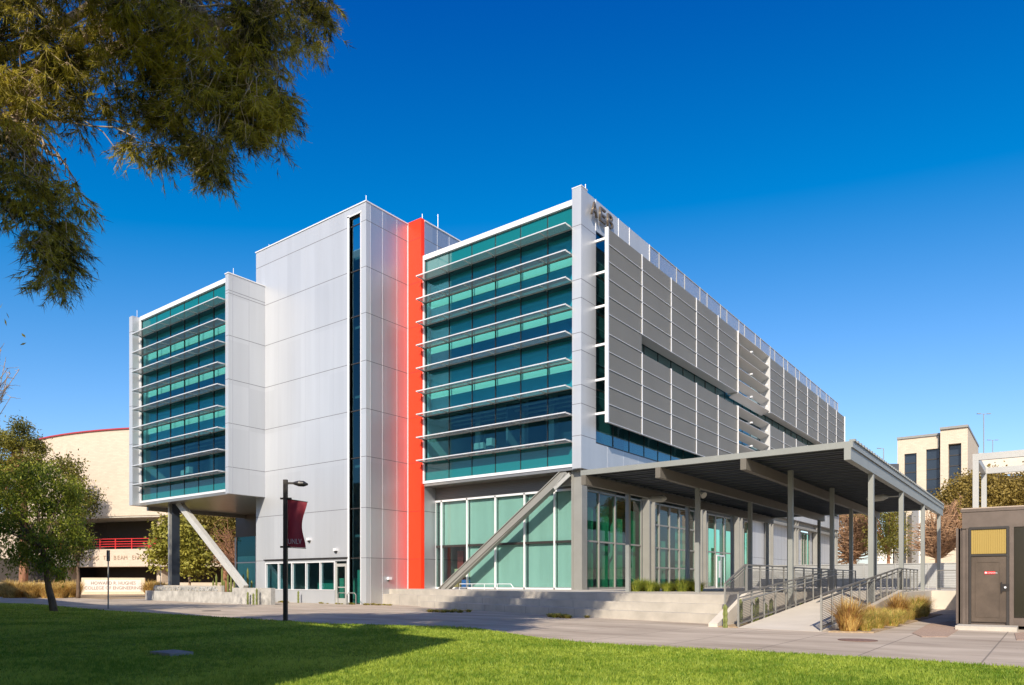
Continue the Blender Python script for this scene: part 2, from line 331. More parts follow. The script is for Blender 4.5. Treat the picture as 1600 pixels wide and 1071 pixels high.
for i, (z, o, z0) in enumerate(((.31, 0, -.02), (.62, .5, .0), (TZ, 1.0, 0))):
    a, b, c = tierline(o)
    if i == 0: a = a+(b-a)*.28
    if i < 2:
        a2, b2, c2 = tierline(o+.9)
        if i == 0: a2 = a2+(b2-a2)*.28
        sm = MB().prism([tuple(p) for p in (a, b, c, c2, b2, a2)], z0, z); q0, q1 = Vector(a), Vector(b)
        for k in range(1, 9): q = q0.lerp(q1, k/9.); sm.bar((q.x, q.y-.001, z0), (q.x, q.y-.001, z-.01), .012, .006, 1, up=(.3, 1, 0))
        sm.build('step', [CONC, JOINT], st)
a, b, c = tierline(1.0)
MB().prism([tuple(a), tuple(b), tuple(c), (-8.3, 41.3), (-8.3, 53), (-20.9, 53), (-20.9, 34.6), (-33, 34.6)], 0, TZ).build('terrace_floor', CONC, st)
MB().prism([(-8.28,41.5),(22,41.5),(22,60),(-8.28,60)], 0, TZ).build('upper_terrace', CONCL, st)
MB().prism([(-20.88,53.02),(-8.3,53.02),(-8.3,100),(-20.88,100)], 0, TZ-.02).build('rear_terrace', CONCL, st)
# sloped cheek wall beside the steps
m = MB(); m.add([(-8.28,20.9,0),(-8.0,20.9,0),(-8.0,41.4,0),(-8.28,41.4,0),(-8.28,20.9,.1),(-8.0,20.9,.1),(-8.0,23.7,TZ+.12),(-8.28,23.7,TZ+.12),(-8.0,41.4,TZ+.02),(-8.28,41.4,TZ+.02),(-8.0,25.2,TZ+.12),(-8.28,25.2,TZ+.12),(-8.0,25.3,TZ+.02),(-8.28,25.3,TZ+.02)],
    [(0,4,5,1),(4,7,6,5),(7,11,10,6),(11,13,12,10),(13,9,8,12),(1,5,6,10,12,8,2),(0,3,9,13,11,7,4),(2,8,9,3)])
tag(m.build('cheek_wall', CONCL), 'sloping concrete cheek wall closing the right end of the steps', 'wall')
m = MB(); m.add([(-7.4,21.0,.004),(-5.0,20.6,.004),(-5.0,33,TZ),(-7.4,33,TZ),(-7.4,21.0,-.02),(-5.0,20.6,-.02),(-5.0,33,0),(-7.4,33,0)], [(0,1,2,3),(4,7,6,5),(0,4,5,1),(1,5,6,2),(2,6,7,3),(3,7,4,0)])
m.box(-7.99,-4.8,33.01,41.48,0,TZ-.004); m.build('ramp', CONCL)['kind'] = 'structure'
m = MB(); m.add([(-4.99,22.5,0),(-4.8,22.5,0),(-4.8,33,0),(-4.99,33,0),(-4.99,22.5,.22),(-4.8,22.5,.22),(-4.8,33,TZ+.1),(-4.99,33,TZ+.1)], [(0,3,2,1),(4,5,6,7),(0,1,5,4),(1,2,6,5),(2,3,7,6),(3,0,4,7)])
tag(m.build('ramp_curb', CONC), 'low sloping concrete curb along the right edge of the ramp', 'curb')
MB().prism([(-7.98,20.95),(-7.42,20.95),(-7.42,33),(-7.98,33)], -.01, .03).build('cactus_bed', SOIL)['kind'] = 'structure'
MB().prism([(-4.78,20.5),(-3.75,20.9),(-3.6,34.5),(-4.78,34.5)], -.01, .03).build('grass_bed', SOIL)['kind'] = 'structure'
# ============================================================ MAIN BUILDING
B = thing('engineering_building', 'modern silver panel and teal glass engineering building with a red vertical fin', 'building', (-33, 34, 0))
TJ = [2.82, 5.86, 8.95, 11.84, 14.74, 17.62, 20.41, 23.2]
TX = [-43.21, -41.77, -40.36, -38.85, -37.38, -36.02]
# --- tower
tw = MB(); XW0, XW1, YF, ZT = -44.34, -33.0, 29.25, 24.3
sx0, sx1 = -34.5, -33.5          # glass strip
tw.box(XW0, -43.3, YF, YF+9, 0, ZT)
tw.box(-43.3, sx0, YF, YF+.3, 2.9, ZT); tw.box(-43.3, -43.28+.08, YF, YF+.3, 0, 2.9); tw.box(-43.2, -35.9, YF, YF+.3, 0, .84)
tw.box(-34.78, sx0, YF, YF+.3, 0, 2.9); tw.box(-43.2, -34.78, YF, YF+.3, 2.66, 2.9); 
tw.box(sx1, XW1, YF, YF+.3, 0, ZT); tw.box(sx0, sx1, YF, YF+.3, 23.75, ZT)
for z in TJ:
    tw.box(XW0-.0, sx0, YF-.004, YF, z-.018, z+.018, 1); tw.box(sx1, XW1, YF-.004, YF, z-.018, z+.018, 1)
for x in TX+[-44.0]: tw.box(x-.008, x+.008, YF-.003, YF, .1, ZT-.05, 2)
tw.box(XW0-.04, XW1+.04, YF-.05, YF+.35, ZT, ZT+.07, 3)
tw.build('tower_front_wall', [ALU, JOINT, JOINTL, WHITE], B)
ts = MB(); ts.box(-33.3, -33.0, YF+.3, 32.8, 0, ZT)
for z in TJ: ts.box(-33.0, -32.996, YF, 32.8, z-.018, z+.018, 1)
for y in (29.6, 30.58, 31.8): ts.box(-33.0, -32.997, y-.012, y+.012, 0, ZT, 3)
ts.box(-33.34, -32.96, YF+.35, 32.8, ZT, ZT+.07, 3); ts.box(-33.02, -32.98, 32.74, 32.8, 0, ZT, 3)
ts.build('tower_side_wall', [ALUS, JOINT, JOINTL, WHITE], B)
rf = MB(); rf.box(-33.3, -31.86, 32.8, 33.1, .5, ZT+.12)
for z in TJ: rf.box(-32.98, -31.86, 32.796, 32.8, z-.015, z+.015, 1)
rf.build('red_fin', [RED, mat('red_joint', (.3, .015, .01), .6)], B)
tb = MB(); tb.box(-44, -31.86, 33.1, 38.6, 0, ZT)
for z in TJ: tb.box(-31.86, -31.856, 33.1, 38.6, z-.018, z+.018, 1)
for y in (34.3, 35.45, 36.6, 37.8): tb.box(-31.86, -31.857, y-.02, y+.02, 0, ZT, 2)
tb.box(-33, -31.8, 33.1, 38.66, ZT, ZT+.07, 2)
tb.build('tower_rear_wall', [ALUS, JOINT, WHITE], B)
# strip glazing
sg = MB().box(sx0, sx1, YF+.12, YF+.14, 0, 23.75).build('stair_window', DGLASS, B)
m = MB()
for z in [0.05]+TJ+[23.7]: m.box(sx0, sx1, YF+.08, YF+.119, z-.03, z+.03)
m.box(sx0-.14, sx0, YF-.06, YF+.3, 0, 23.9, 1); m.box(sx1, sx1+.05, YF-.02, YF+.1, 0, 23.9, 1); m.box(sx0-.14, sx1+.05, YF-.06, YF+.2, 23.75, 23.83, 1)
m.build('window_frame', [DARK, WHITE], sg)
m = MB(); m.box(-43.9, -33.32, YF+3.5, YF+3.6, 0, 24, 0); m.box(sx0+.15, sx1+.3, YF+.5, YF+.52, 0, 2.1, 1)
for z in (4.3, 8.6, 12.9, 17.2, 21.5): m.box(-43.2, -33.32, YF+.5, YF+3.5, z-.15, z, 0)
m.build('stair_interior', [INTD, BLINDG], B)
# ribbon window
wx = [-43.2, -41.75, -40.27, -38.78, -37.34, -35.9]
for i in range(5):
    w_ = MB().box(wx[i]+.03, wx[i+1]-.03, YF+.12, YF+.135, .87, 2.63).build('window', DGLASS, B)
    m = MB(); m.box(wx[i]-.035, wx[i]+.035, YF-.03, YF+.15, .84, 2.66); m.box(wx[i]+.035, wx[i+1]-.035, YF-.03, YF+.15, .84, .88); m.box(wx[i]+.035, wx[i+1]-.035, YF-.03, YF+.15, 2.6, 2.66)
    if i == 4: m.box(wx[5]-.035, wx[5]+.035, YF-.03, YF+.15, .84, 2.66)
    m.build('window_frame', WHITE, w_)
MB().box(-43.3, -34.6, YF-.12, YF-.005, 2.84, 2.9).build('window_hood', DARK, B)
m = MB(); m.box(-36.9, -34.3, YF+1.2, YF+1.22, 0, 1.6, 0); m.box(-39.9, -38, YF+1.8, YF+1.83, .8, 1.5, 0); m.build('interior_board', BLINDG, B)
dr = MB(); dr.box(-35.85, -35.7, YF+.0, YF+.1, 0, 2.5); dr.box(-34.93, -34.79, YF, YF+.1, 0, 2.5); dr.box(-35.7, -34.93, YF, YF+.1, 2.32, 2.5); dr.box(-35.7, -34.93, YF, YF+.1, 0, .35); dr.box(-35.7, -34.93, YF, YF+.1, 1.0, 1.06)
dr = dr.build('door', STEELL, B); MB().box(-35.7, -34.93, YF+.04, YF+.05, .35, 2.32).build('door_glass', GLASS, dr); MB().tube([(-35.6, YF-.05, .9), (-35.6, YF-.05, 1.25)], .015).build('handle', STEEL, dr)
def wlight(x, y, z, nx, ny):
    m = MB(); m.box(x-.14 if ny else x, x+.14 if ny else x+.16, y-.16 if ny else y-.14, y if ny else y+.14, z-.05, z+.12); m.box(x-.09, x+.09, y-.1, y-.02, z-.16, z-.05, 1); return m.build('wall_light', [WHITE, DARK], B)
wlight(-35.75, YF, 3.35, 0, 1); wlight(-38.4, YF, 4.1, 0, 1); wlight(-33.0, 31.1, 1.55, 1, 0)
# --- glazed blocks
def sunshade(x0, x1, y, mx, first_z, n, step, p=.8):
    m = MB(); m.box(x0, x1, y-p-.03, y-p, -.035, .025); m.box(x0, x1, y-.06, y-.035, -.04, .02)
    for k in range(7): yy = y-p+.06+k*(p-.15)/6; m.bar((x0, yy, 0), (x1, yy, 0), .08, .014, 1, up=(0, -.22, 1))
    for x in [x0+.02, x1-.02]+list(mx):
        m.box(x-.012, x+.012, y-p+.001, y-.03, -.055, .02); m.box(x-.02, x+.02, y-.25, y, -.1, -.0552, 1)
    o = m.build('sunshade', [SHADE, SLAT], B); z0 = o.location.z
    o.location.z = z0+first_z
    for i in range(1, n): shift(o, (0, 0, -i*step))
def curtain(name, x0, x1, y, zb, zt, mull, shades, pier_r, step):
    gw = MB()                                             # frame
    gw.box(x0-.12, x1, y-.1, y+.25, zt, zt+.3); gw.box(x0-.12, x1, y-.1, y+.3, zb-.16, zb); gw.box(x0-.12, x0, y-.1, y+.3, zb, zt)
    cw = gw.build('curtain_wall', WHITE, B)
    rows = [zt]+shades+[zb]
    for i in range(len(mull)-1):
        a, b = mull[i], mull[i+1]
        MB().box(a, b, y+.05, y+.065, rows[-2], rows[1]).build('glass_pane', UGLASS, cw)
        MB().box(a, b, y+.05, y+.07, rows[1], zt).build('spandrel_pane', SPAN, cw); MB().box(a, b, y+.05, y+.07, zb, rows[-2]).build('spandrel_pane', SPAN, cw)
    mm = MB()
    for x in mull[1:-1]: mm.box(x-.02, x+.02, y+.02, y+.11, zb, zt)
    mm.box(x0, x0+.05, y, y+.11, zb, zt)
    for z in rows[1:-1]: mm.box(x0+.05, x1, y+.03, y+.1, z-.02, z+.02)
    mm.build('mullion', BLACK, cw)
    for i in range(1, 9):
        zt_, zb_ = rows[i]-.02, rows[i+1]+.02
        if i < 7:
            m = MB(); top = zt_ if i % 2 else zt_-.22
            m.box(x0+.06, x1-.02, y+.5, y+.52, zb_+(.36 if i % 2 else 0), top, 1)
            if i % 2 == 0: m.box(x0+.06, x1-.02, y+.48, y+.5, top-.03, zt_+.36, 0)
            m.build('roller_blind', [HEAD, (NEARB, NEARB, NEARB, NAVY, NEARB, NEARB)[i-1]], cw)
    for z in (rows[1], rows[3], rows[5], rows[7]): MB().box(x0+.06, x1-.02, y+.12, y+.53, z-.04, z+.03).build('floor_edge', INTD, cw)
    m = MB(); m.box(x0, x1, y+5, y+5.1, zb, zt)
    for k in range(3): z = rows[3*k+1 if k else 1]; 
    for z in (rows[3], rows[6]-.05, rows[9], rows[1]): m.box(x0, x1, y+.6, y+5, z-.3, z-.05)
    for x in (x0+2.5, x0+6, x1-3): m.box(x-.2, x+.2, y+2.2, y+2.6, zb, rows[6])
    m.box(x0, x0+.02, y+.3, y+5, zb, zt); m.box(x1-.06, x1-.02, y+.3, y+5, zb, zt)
    m.build('interior', INT, cw)
    m = MB(); random.seed(3)
    for _ in range(9):
        x = random.uniform(x0+.6, x1-1); yy = random.uniform(y+1, y+4); z = rows[9]+random.choice((0, .7)); m.box(x, x+random.uniform(.3, .9), yy, yy+.3, z, z+random.uniform(.15, .5))
    for k in range(5): m.tube([(x0+.3, y+1+k*.7, rows[7]-.1-.05*k), (x1-.3, y+1+k*.7, rows[7]-.1-.05*k)], .07, 6)
    m.build('furniture', INT, cw)
SR = [20.5-1.442*k for k in range(9)]
MR = [-31.86, -29.75, -27.9, -26.1, -24.26, -22.4, -20.6]
YR = 33.05
curtain('r', -31.75, -20.6, YR, 7.75, 21.75, [-31.75]+MR[1:], SR, True, 1.442)
sunshade(-31.75, -20.66, YR, MR[1:-1], 20.5, 9, 1.442)
SL = [20.1-1.425*k for k in range(9)]
ML = [-55.65, -53.4, -51.45, -49.5, -47.6, -45.68, -43.65]
YL = 26.83
curtain('l', -55.65, -43.65, YL, 7.55, 21.35, ML, SL, True, 1.425)
sunshade(-55.5, -43.75, YL, ML[1:-1], 20.1, 9, 1.425)
# corner piers, side walls, soffits of the blocks
m = MB(); m.box(-20.6, -20.03, 32.78, 33.4, 7.45, 22.5)
for z in (20.45, 17.55, 16.55, 14.7, 13.75, 11.9, 10.9, 9.2): m.box(-20.6, -20.03, 32.776, 32.78, z-.016, z+.016, 1); m.box(-20.03, -20.026, 32.78, 34.3, z-.016, z+.016, 1)
m.box(-20.3, -20.03, 33.4, 34.33, 9.0, 22.4); m.box(-20.3, -20.03, 33.4, 90.9, 7.45, 9.0); m.box(-20.3, -20.03, 34.33, 90.9, 20.7, 21.0)
m.box(-20.25, -20.03, 34.33, 40.9, 21.0, 22.4)
for y in (34.3, 36.9, 38.25, 40.9): m.box(-20.03, -20.01, y-.015, y+.015, 20.7, 22.42, 2)
for k in range(30): m.box(-20.03, -20.027, 35.6+k*1.9-.01, 35.6+k*1.9+.01, 7.45, 9.0, 2)
m.box(-20.62, -20.01, 32.765, 33.42, 22.5, 22.55, 2)
m.build('corner_pier', [ALU, JOINT, WHITE], B)
m = MB(); m.box(-43.65, -43.28, 26.5, YF, 7.2, 21.7)
for z in TJ[2:-1]+[20.6]: m.box(-43.28, -43.276, 26.5, YF, z-.016, z+.016, 1); m.box(-43.65, -43.28, 26.496, 26.5, z-.016, z+.016, 1)
m.box(-43.28, -43.277, 28.0, 28.03, 7.2, 21.7, 2); m.box(-43.28, -43.27, 26.78, 26.81, 7.2, 21.7, 2); m.box(-43.69, -43.24, 26.46, YF, 21.7, 21.76, 3)
m.build('cube_side_wall', [ALU, JOINT, JOINTL, WHITE], B)
m = MB(); m.box(-56.3, -55.78, 26.2, 27.5, 7.2, 21.6)
for z in TJ[2:-1]: m.box(-56.3, -55.78, 26.196, 26.2, z-.016, z+.016, 1); m.box(-55.78, -55.776, 26.2, 26.7, z-.016, z+.016, 1)
m.build('cube_end_fin', [ALU, JOINT], B)
MB().box(-31.8, -20.35, 33.0, 36, 7.42, 7.58).build('soffit', SOFF, B); m = MB(); m.box(-56.2, -43.7, 26.75, 38.5, 7.2, 7.38)
m.box(-56.25, -56.0, 27.5, 38.5, 6.9, 7.2); m.box(-56.0, -44.3, 38.2, 38.5, 6.9, 7.2)
m.build('soffit', SOFF, B)
m = MB(); m.box(-56.2, -44, 32.2, 38.5, 7.4, 21.6); m.box(-31.75, -20.4, 38.3, 91, 7.6, 21.5); m.box(-44.2, -31.9, 38.7, 80, 0, 23)
m.build('building_core', [ALU], B)
# roof edge behind perforated parapet
m = MB(); m.box(-20.08, -20.05, 40.9, 90.7, 20.98, 22.35); m.build('parapet_screen', PERF, B)
m = MB(); py = 42.25
for k in range(26):
    y = 40.95+4*(k//2)+(1.33 if k % 2 else 0)
    if y < 91: m.box(-20.04, -20.0, y-.025, y+.025, 20.9, 22.4)
m.box(-20.1, -20.03, 40.9, 90.7, 22.35, 22.4); m.build('parapet_post', STEELL, B)
# --- screens on the long side
XS = -19.27
ZU = [20.64, 19.75, 18.81, 17.86, 16.91, 15.95]; ZL = [14.87, 13.9, 12.95, 12.0, 11.05, 10.07]
YS = [34.33, 38.36, 42.42, 46.46, 50.45, 54.45, 58.4, 62.35, 66.4, 70.35, 74.3, 78.28, 82.3, 86.2, 90.1]
def screen(i, rows):
    y0, y1 = YS[i], YS[i+1]; m = MB()
    for a, b in zip(rows[:-1], rows[1:]):
        m.box(XS-.05, XS, y0+.06, y1-.02, b+.03, a-.02, 0); m.box(XS-.12, XS+.04, y0+.05, y1-.02, b-.012, b+.012, 1)
    m.box(XS-.14, XS+.035, y0-.02, y0+.05, rows[-1]-.03, rows[0]+.02, 1)
    if i == 0: m.box(XS-.14, XS+.06, y0-.1, y0-.031, rows[-1]-.02, rows[0]+.02, 1)
    if i in (4, 13): m.box(XS-.14, XS+.1, y1-.019, y1+.03, rows[-1]-.02, rows[0]+.02, 1)
    m.build('screen_panel', [SCREEN, WHITE], B)
for i in range(14):
    if i in (5, 6): continue
    if i == 0: screen(0, ZU+ZL)
    else: screen(i, ZU); screen(i, ZL)
for rows in (ZU, ZL):
    m = MB()
    for z in rows: m.bar((XS-.36, 54.5, z-.1), (XS-.36, 62.3, z-.1), .74, .05, 0, up=(-.42, 0, .9))
    m.box(-20.03, XS+.06, 62.3, 62.37, rows[-1]-.1, rows[0], 0); m.box(-20.03, XS+.06, 54.42, 54.48, rows[-1]-.1, rows[0], 0)
    m.build('louvre_bank', mat('louvre_metal', (.50, .50, .49), .5, .2), B)
m = MB()
for z in (20.1, 18.3, 16.45, 14.35, 12.45, 10.6):
    for y in YS[:-1]: m.box(-20.03, XS-.141, y-.06, y+.06, z-.06, z+.06)
m.box(-20.03, XS-.1, 38.4, 90, 15.96, 16.0); m.box(-20.03, XS-.1, 54.5, 62.3, 14.9, 14.94)
m.build('bracket', WHITE, B)
sw = MB().box(-20.12, -20.1, 34.33, 90.5, 9.05, 20.7).build('side_glazing', SGLASS, B)
m = MB()
for k in range(29): y = 34.4+k*1.96; m.box(-20.1, -20.07, y-.02, y+.02, 9.05, 20.7)
for z in (9.05, 14.6, 16.2, 12.0, 18.3, 20.66): m.box(-20.1, -20.05, 34.33, 90.5, z-.03, z+.03)
m.build('mullion', BLACK, sw)
m = MB(); m.box(-26, -25.9, 34, 90, 9, 20.6); 
for z in (9.0, 13.2, 17.4, 20.6): m.box(-26, -20.3, 34, 90, z-.3, z)
for k in range(12): m.box(-24.5, -23, 36+4.4*k, 36.2+4.4*k, 12.7, 12.8, 1); m.box(-24.5, -21, 36+4.4*k, 36.2+4.4*k, 16.4, 16.5, 1)
m.build('side_interior', [INTD, WHITE], sw)
MB().box(-20.4, -20.04, 90.5, 91, 7.45, 21.0).build('end_pier', ALU, B)
LET = mat('bronze_letters', (.20, .16, .12), .35, .5)
for ch, y in (('A', 33.86), ('E', 34.72), ('B', 35.58)): text('roof_letter', ch, 1.12, (-19.86, y, 21.27), SIDE, LET, B, ext=.06, width=.62)
# lightning rods
m = MB()
for x, y, z, h in ((-33.05, 29.3, ZT, .5), (-31.95, 33.0, ZT+.1, .45), (-31.9, 34.4, ZT, 1.25), (-20.08, 33.3, 22.5, .4), (-43.35, 26.9, 21.7, .6), (-55.9, 26.6, 21.6, .7), (-42.9, 29.3, ZT, .3)):
    m.tube([(x, y, z), (x, y, z+h*.8)], .017, 6)
m.build('lightning_rod', WHITE, B)
# --- ground floor under right block
YG = 34.2
gf = MB(); gx = [-31.9, -31.36, -29.2, -26.95, -24.77, -22.65, -20.75]
for x in gx: gf.box(x-.05, x+.05, YG-.08, YG+.1, TZ, 6.6)
gf.box(-31.9, -20.7, YG-.08, YG+.1, 6.5, 6.62); gf.box(-31.9, -20.7, YG-.08, YG+.1, TZ, TZ+.1)
gf.box(-31.9, -20.7, YG-.03, YG+.06, 3.58, 3.72, 1)
gw = gf.build('storefront', [WHITE, DARK], B)
for i in range(6):
    MB().box(gx[i]+.05, gx[i+1]-.05, YG+.0, YG+.015, TZ+.1, 6.5).build('glass_pane', GLASS, gw)
    for a, b in ((TZ+.12, 3.6), (3.72, 6.5)):
        if i == 0 or (i == 1 and a < 2): continue
        MB().box(gx[i]+.08, gx[i+1]-.06, YG+.16, YG+.17, a, b).build('roller_blind', BLIND, gw)
MB().box(gx[0]+.2, gx[1]-.06, YG+.16, YG+.17, 3.72, 6.5).build('roller_blind', BLIND, gw)
m = MB(); m.box(-31.8, -20.9, YG+4, YG+4.1, TZ, 6.6); m.box(-31.8, -20.9, YG+.3, YG+4, 6.6, 6.7); m.build('lobby_interior', INT, gw)
m = MB(); m.box(-31.1, -30.6, YG+1.2, YG+1.3, TZ, 3.4, 0); m.box(-31.0, -30.5, YG+.6, YG+1, TZ, 1.6, 1); m.box(-30.9, -30.45, YG+.7, YG+.9, 1.75, 2.2, 2); m.box(-30.3, -29.6, YG+.7, YG+1.1, TZ, 1.5, 3); m.box(-30.2, -29.7, YG+.9, YG+1.1, 1.7, 2.3, 2)
m.build('notice_board', [mat('board_red', (.3, .03, .03)), mat('board_orange', (.6, .3, .12)), mat('board_cream', (.6, .5, .3)), mat('board_blue', (.05, .15, .5))], gw)
m = MB(); m.box(-31.86, -20.4, YG-.05, YG+.3, 6.62, 7.42)
for k in range(8): m.box(-31.86, -20.4, YG-.1, YG-.05, 6.66+k*.1, 6.7+k*.1)
m.build('ribbed_band', RIB, B)
def ibeam(m, a, b, W, H, t=.04, up=(0,0,1), mi=0):
    a = Vector(a); b = Vector(b); d = (b-a).normalized(); u = Vector(up); sd = d.cross(u).normalized(); u = sd.cross(d).normalized()
    m.bar(a, b, t, H-2*t, mi, up=u); m.bar(a+u*(H/2-t/2), b+u*(H/2-t/2), W, t, mi, up=u); m.bar(a-u*(H/2-t/2), b-u*(H/2-t/2), W, t, mi, up=u)
m = MB(); m.bar((-30.35, 33.25, TZ-.1), (-21.2, 33.25, 7.4), .34, .46)
m.bar((-30.6, 33.22, TZ), (-21.45, 33.22, 7.5), .42, .05); m.bar((-30.1, 33.22, TZ), (-20.95, 33.22, 7.3), .42, .05)
m.build('brace', STEEL, B)
m = MB()
for k in range(10): m.tube([(-21.75+.06*k, 32.98, 6.7+.042*k*1.6), (-21.75+.06*k, 32.94, 6.7+.042*k*1.6)], .025, 6)
m.bar((-21.9, 33.02, 6.5), (-20.9, 33.02, 7.2), .08, .2); m.build('brace_plate', STEELL, B)
m = MB(); m.box(-20.85, -20.3, 33.3, 33.85, TZ, 7.42); m.box(-20.95, -20.85, 33.25, 33.9, TZ, 7.42); m.box(-22.2, -20.96, 33.5, 33.8, 6.7, 7.1)
m.build('corner_column', STEEL, B)
# --- ground floor, long side
XG = -20.7
cy = [41.1, 49.6, 57.3, 65.4, 73.5, 81.6, 89.9]
for y in cy:
    m = MB(); m.box(-20.6, -20.12, y, y+.1, TZ, 7.44); m.box(-20.6, -20.12, y+.75, y+.85, TZ, 7.44); m.box(-20.45, -20.35, y+.1, y+.75, TZ, 7.44); m.build('column', STEEL, B)
m = MB(); m.box(XG-.1, -20.1, 33.86, 90.8, 6.72, 6.95); m.box(XG-.12, XG+.2, 33.86, 90.8, 6.95, 7.43); m.build('head_beam', STEEL, B)
def sidewin(ys, glass, hz, blind=None, interior=None, hbar=.05):
    m = MB()
    for y in ys: m.box(XG-.05, XG+.1, y-.05, y+.05, TZ, 6.5)
    m.box(XG-.05, XG+.1, ys[0], ys[-1], 6.42, 6.52); m.box(XG-.05, XG+.08, ys[0], ys[-1], TZ, TZ+.12)
    for z in hz: m.box(XG-.03, XG+.06, ys[0], ys[-1], z-hbar, z+hbar)
    w = m.build('storefront', STEEL, B)
    for a, b in zip(ys[:-1], ys[1:]): MB().box(XG, XG+.015, a+.05, b-.05, TZ+.12, 6.42).build('glass_pane', glass, w)
    for (a, b, z0, z1, dd) in (blind or []): MB().box(XG-dd-.02, XG-dd, a, b, z0, z1).build('roller_blind', BLINDG, w)
    MB().box(XG-4, XG-3.9, ys[0], ys[-1], TZ, 6.6).box(XG-3.9, XG-.2, ys[0], ys[-1], 6.55, 6.6).build('interior', INTD, w)
    return w
sidewin([34.3, 35.7, 37.6, 39.4, 41.0], GGLASS, [3.65], [(35.1, 35.65, TZ, 5.6, .3), (36.1, 37.5, 3.7, 5.8, .3), (36.5, 37.5, TZ, 3.5, .35), (38, 39.2, TZ, 5.2, .3), (39.9, 40.9, TZ, 5.8, .3)])
sidewin([42.0, 43.6, 45.2, 46.8, 48.4, 49.5], GLASS, [2.3, 3.6, 5.1], [(42.2, 43.4, TZ, 4.4, .6), (44, 45, TZ, 4.6, .8), (45.8, 46.6, TZ, 4.2, .9), (47.4, 49.4, TZ, 5.4, .5)])
sidewin([50.5, 51.9, 53.5, 55.3, 57.2], GGLASS, [3.65], [(50.7, 53, TZ, 6, .3), (53.6, 54.6, TZ, 4, .3), (55.6, 57.0, TZ, 6, .4)])
sidewin([58.2, 59.8, 61.0], GGLASS, [], [(59.9, 60.9, TZ, 6.4, .2)])
sidewin([77.3, 78.2, 79.2, 80.4], GGLASS, [], [(78.3, 80.2, TZ, 6.4, .2)])
m = MB(); 
for a, b in ((61.0, 77.3), (80.4, 90.6)): m.box(XG-.1, XG, a, b, TZ, 6.72); m.box(XG, XG+.004, a, b, 3.5, 3.53, 1)
for k in range(26):
    y = 61.8+k*1.1
    if not 77 < y < 80.6: m.box(XG, XG+.003, y-.01, y+.01, TZ, 6.72, 1)
m.build('side_wall', [ALU, JOINT], B)
m = MB(); m.box(-20.69, -20.55, 53.6, 55.2, TZ, 3.4, 0); m.box(-20.6, -20.54, 53.55, 53.65, TZ, 3.45, 1); m.box(-20.6, -20.54, 55.15, 55.25, TZ, 3.45, 1); m.box(-20.6, -20.54, 53.65, 55.15, 3.35, 3.45, 1); m.box(-20.54, -20.53, 54.36, 54.44, TZ, 3.35, 1); m.box(-20.54, -20.53, 53.9, 54.25, 1.7, 3.0, 1)
m.build('entrance_door', [GGLASS, WHITE], B)
# left undercroft wall, column, brace
m = MB(); m.box(-57.5, -44.4, 36.0, 36.4, 0, 7.2, 0); m.box(-57.5, -44.4, 35.9, 36.0, 5.3, 7.2, 1); m.build('undercroft_wall', [INTD, mat('brown_band', (.09, .07, .06), .5)], B)
m = MB(); m.box(-57.4, -44.4, 35.95, 35.96, .8, 5.3); m.build('undercroft_glass', UGLASS, B)
m = MB()
for x in (-57.5, -54.4, -51, -48, -45): m.box(x-.06, x+.06, 35.85, 35.94, 0, 5.3)
m.box(-57.4, -44.4, 35.88, 35.94, 3.0, 3.1); m.build('undercroft_mullion', WHITE, B)
MB().box(-57.3, -50, 35.975, 35.99, .8, 3.6).build('roller_blind', BLIND, B)
m = MB(); m.box(-53.2, -53.02, 27.6, 28.2, 0, 7.2); m.box(-53.02, -52.64, 27.8, 28.0, 0, 7.2, 1); m.box(-52.64, -52.6, 27.6, 28.2, 0, 7.2, 1); m.build('column', [STEELL, mat('column_shade_colour', (.03, .04, .055), .5)], B)  # lit flange pale; shaded web and far flange painted blue-black
m = MB(); m.bar((-52.0, 27.8, 7.3), (-43.4, 27.8, .95), .34, .44); m.build('brace', mat('galvanised_brace', (.55, .54, .5), .5, .2, noise=.08, nscale=3), B)
# ============================================================ CANOPY
BEAMC = mat('canopy_beam_shaded', (.15, .135, .11), .55, .1, noise=.06, nscale=1.2)  # darker than the posts, so under-canopy shade sits in the colour
POSTC = mat('canopy_post_paint', (.26, .27, .25), .5, .1, noise=.05, nscale=1.2)
K = thing('walkway_canopy', 'large grey steel walkway canopy on slim square posts beside the glass ground floor', 'canopy', (-10, 28, 0))
KX = [-14.73, -11.55, -8.39, -5.1]; KY = [28.0, 34.4, 40.8, 47.2]; zt = 5.77; y0, y1 = 24.3, 48.2
m = MB(); m.box(KX[0]-.15, KX[3]+.15, y0, y0+.1, zt-.2, zt); m.box(KX[0]-.15, KX[3]+.15, y1-.1, y1, zt-.2, zt); m.box(KX[3]+.08, KX[3]+.15, y0+.1, y1-.1, zt-.2, zt); m.box(KX[0]-.15, KX[0]-.08, y0+.1, y1-.1, zt-.2, zt)
m.build('fascia', POSTC, K)
m = MB(); n = 27
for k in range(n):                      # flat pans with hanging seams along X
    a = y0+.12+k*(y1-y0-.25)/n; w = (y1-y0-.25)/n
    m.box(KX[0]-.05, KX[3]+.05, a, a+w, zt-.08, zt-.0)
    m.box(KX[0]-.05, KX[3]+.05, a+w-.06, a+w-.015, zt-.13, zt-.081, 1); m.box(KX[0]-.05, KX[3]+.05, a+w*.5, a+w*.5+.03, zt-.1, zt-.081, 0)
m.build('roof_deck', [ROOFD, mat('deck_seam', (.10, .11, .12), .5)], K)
m = MB(); m.box(KX[3]+.1, KX[3]+.19, y0+.12, y1-.12, zt+.002, zt+.006)
for k in range(54): a = y0+.12+k*(y1-y0-.25)/54; m.box(KX[3]+.02, KX[3]+.2, a, a+.18, zt+.004, zt+.075)
m.build('deck_edge', POSTC, K)
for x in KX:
    m = MB(); m.box(x-.1, x+.1, y0-.02, y1, zt-.2-.38, zt-.2); m.build('beam', BEAMC if x < -6 else POSTC, K)  # inner beams take the shade-darkened colour
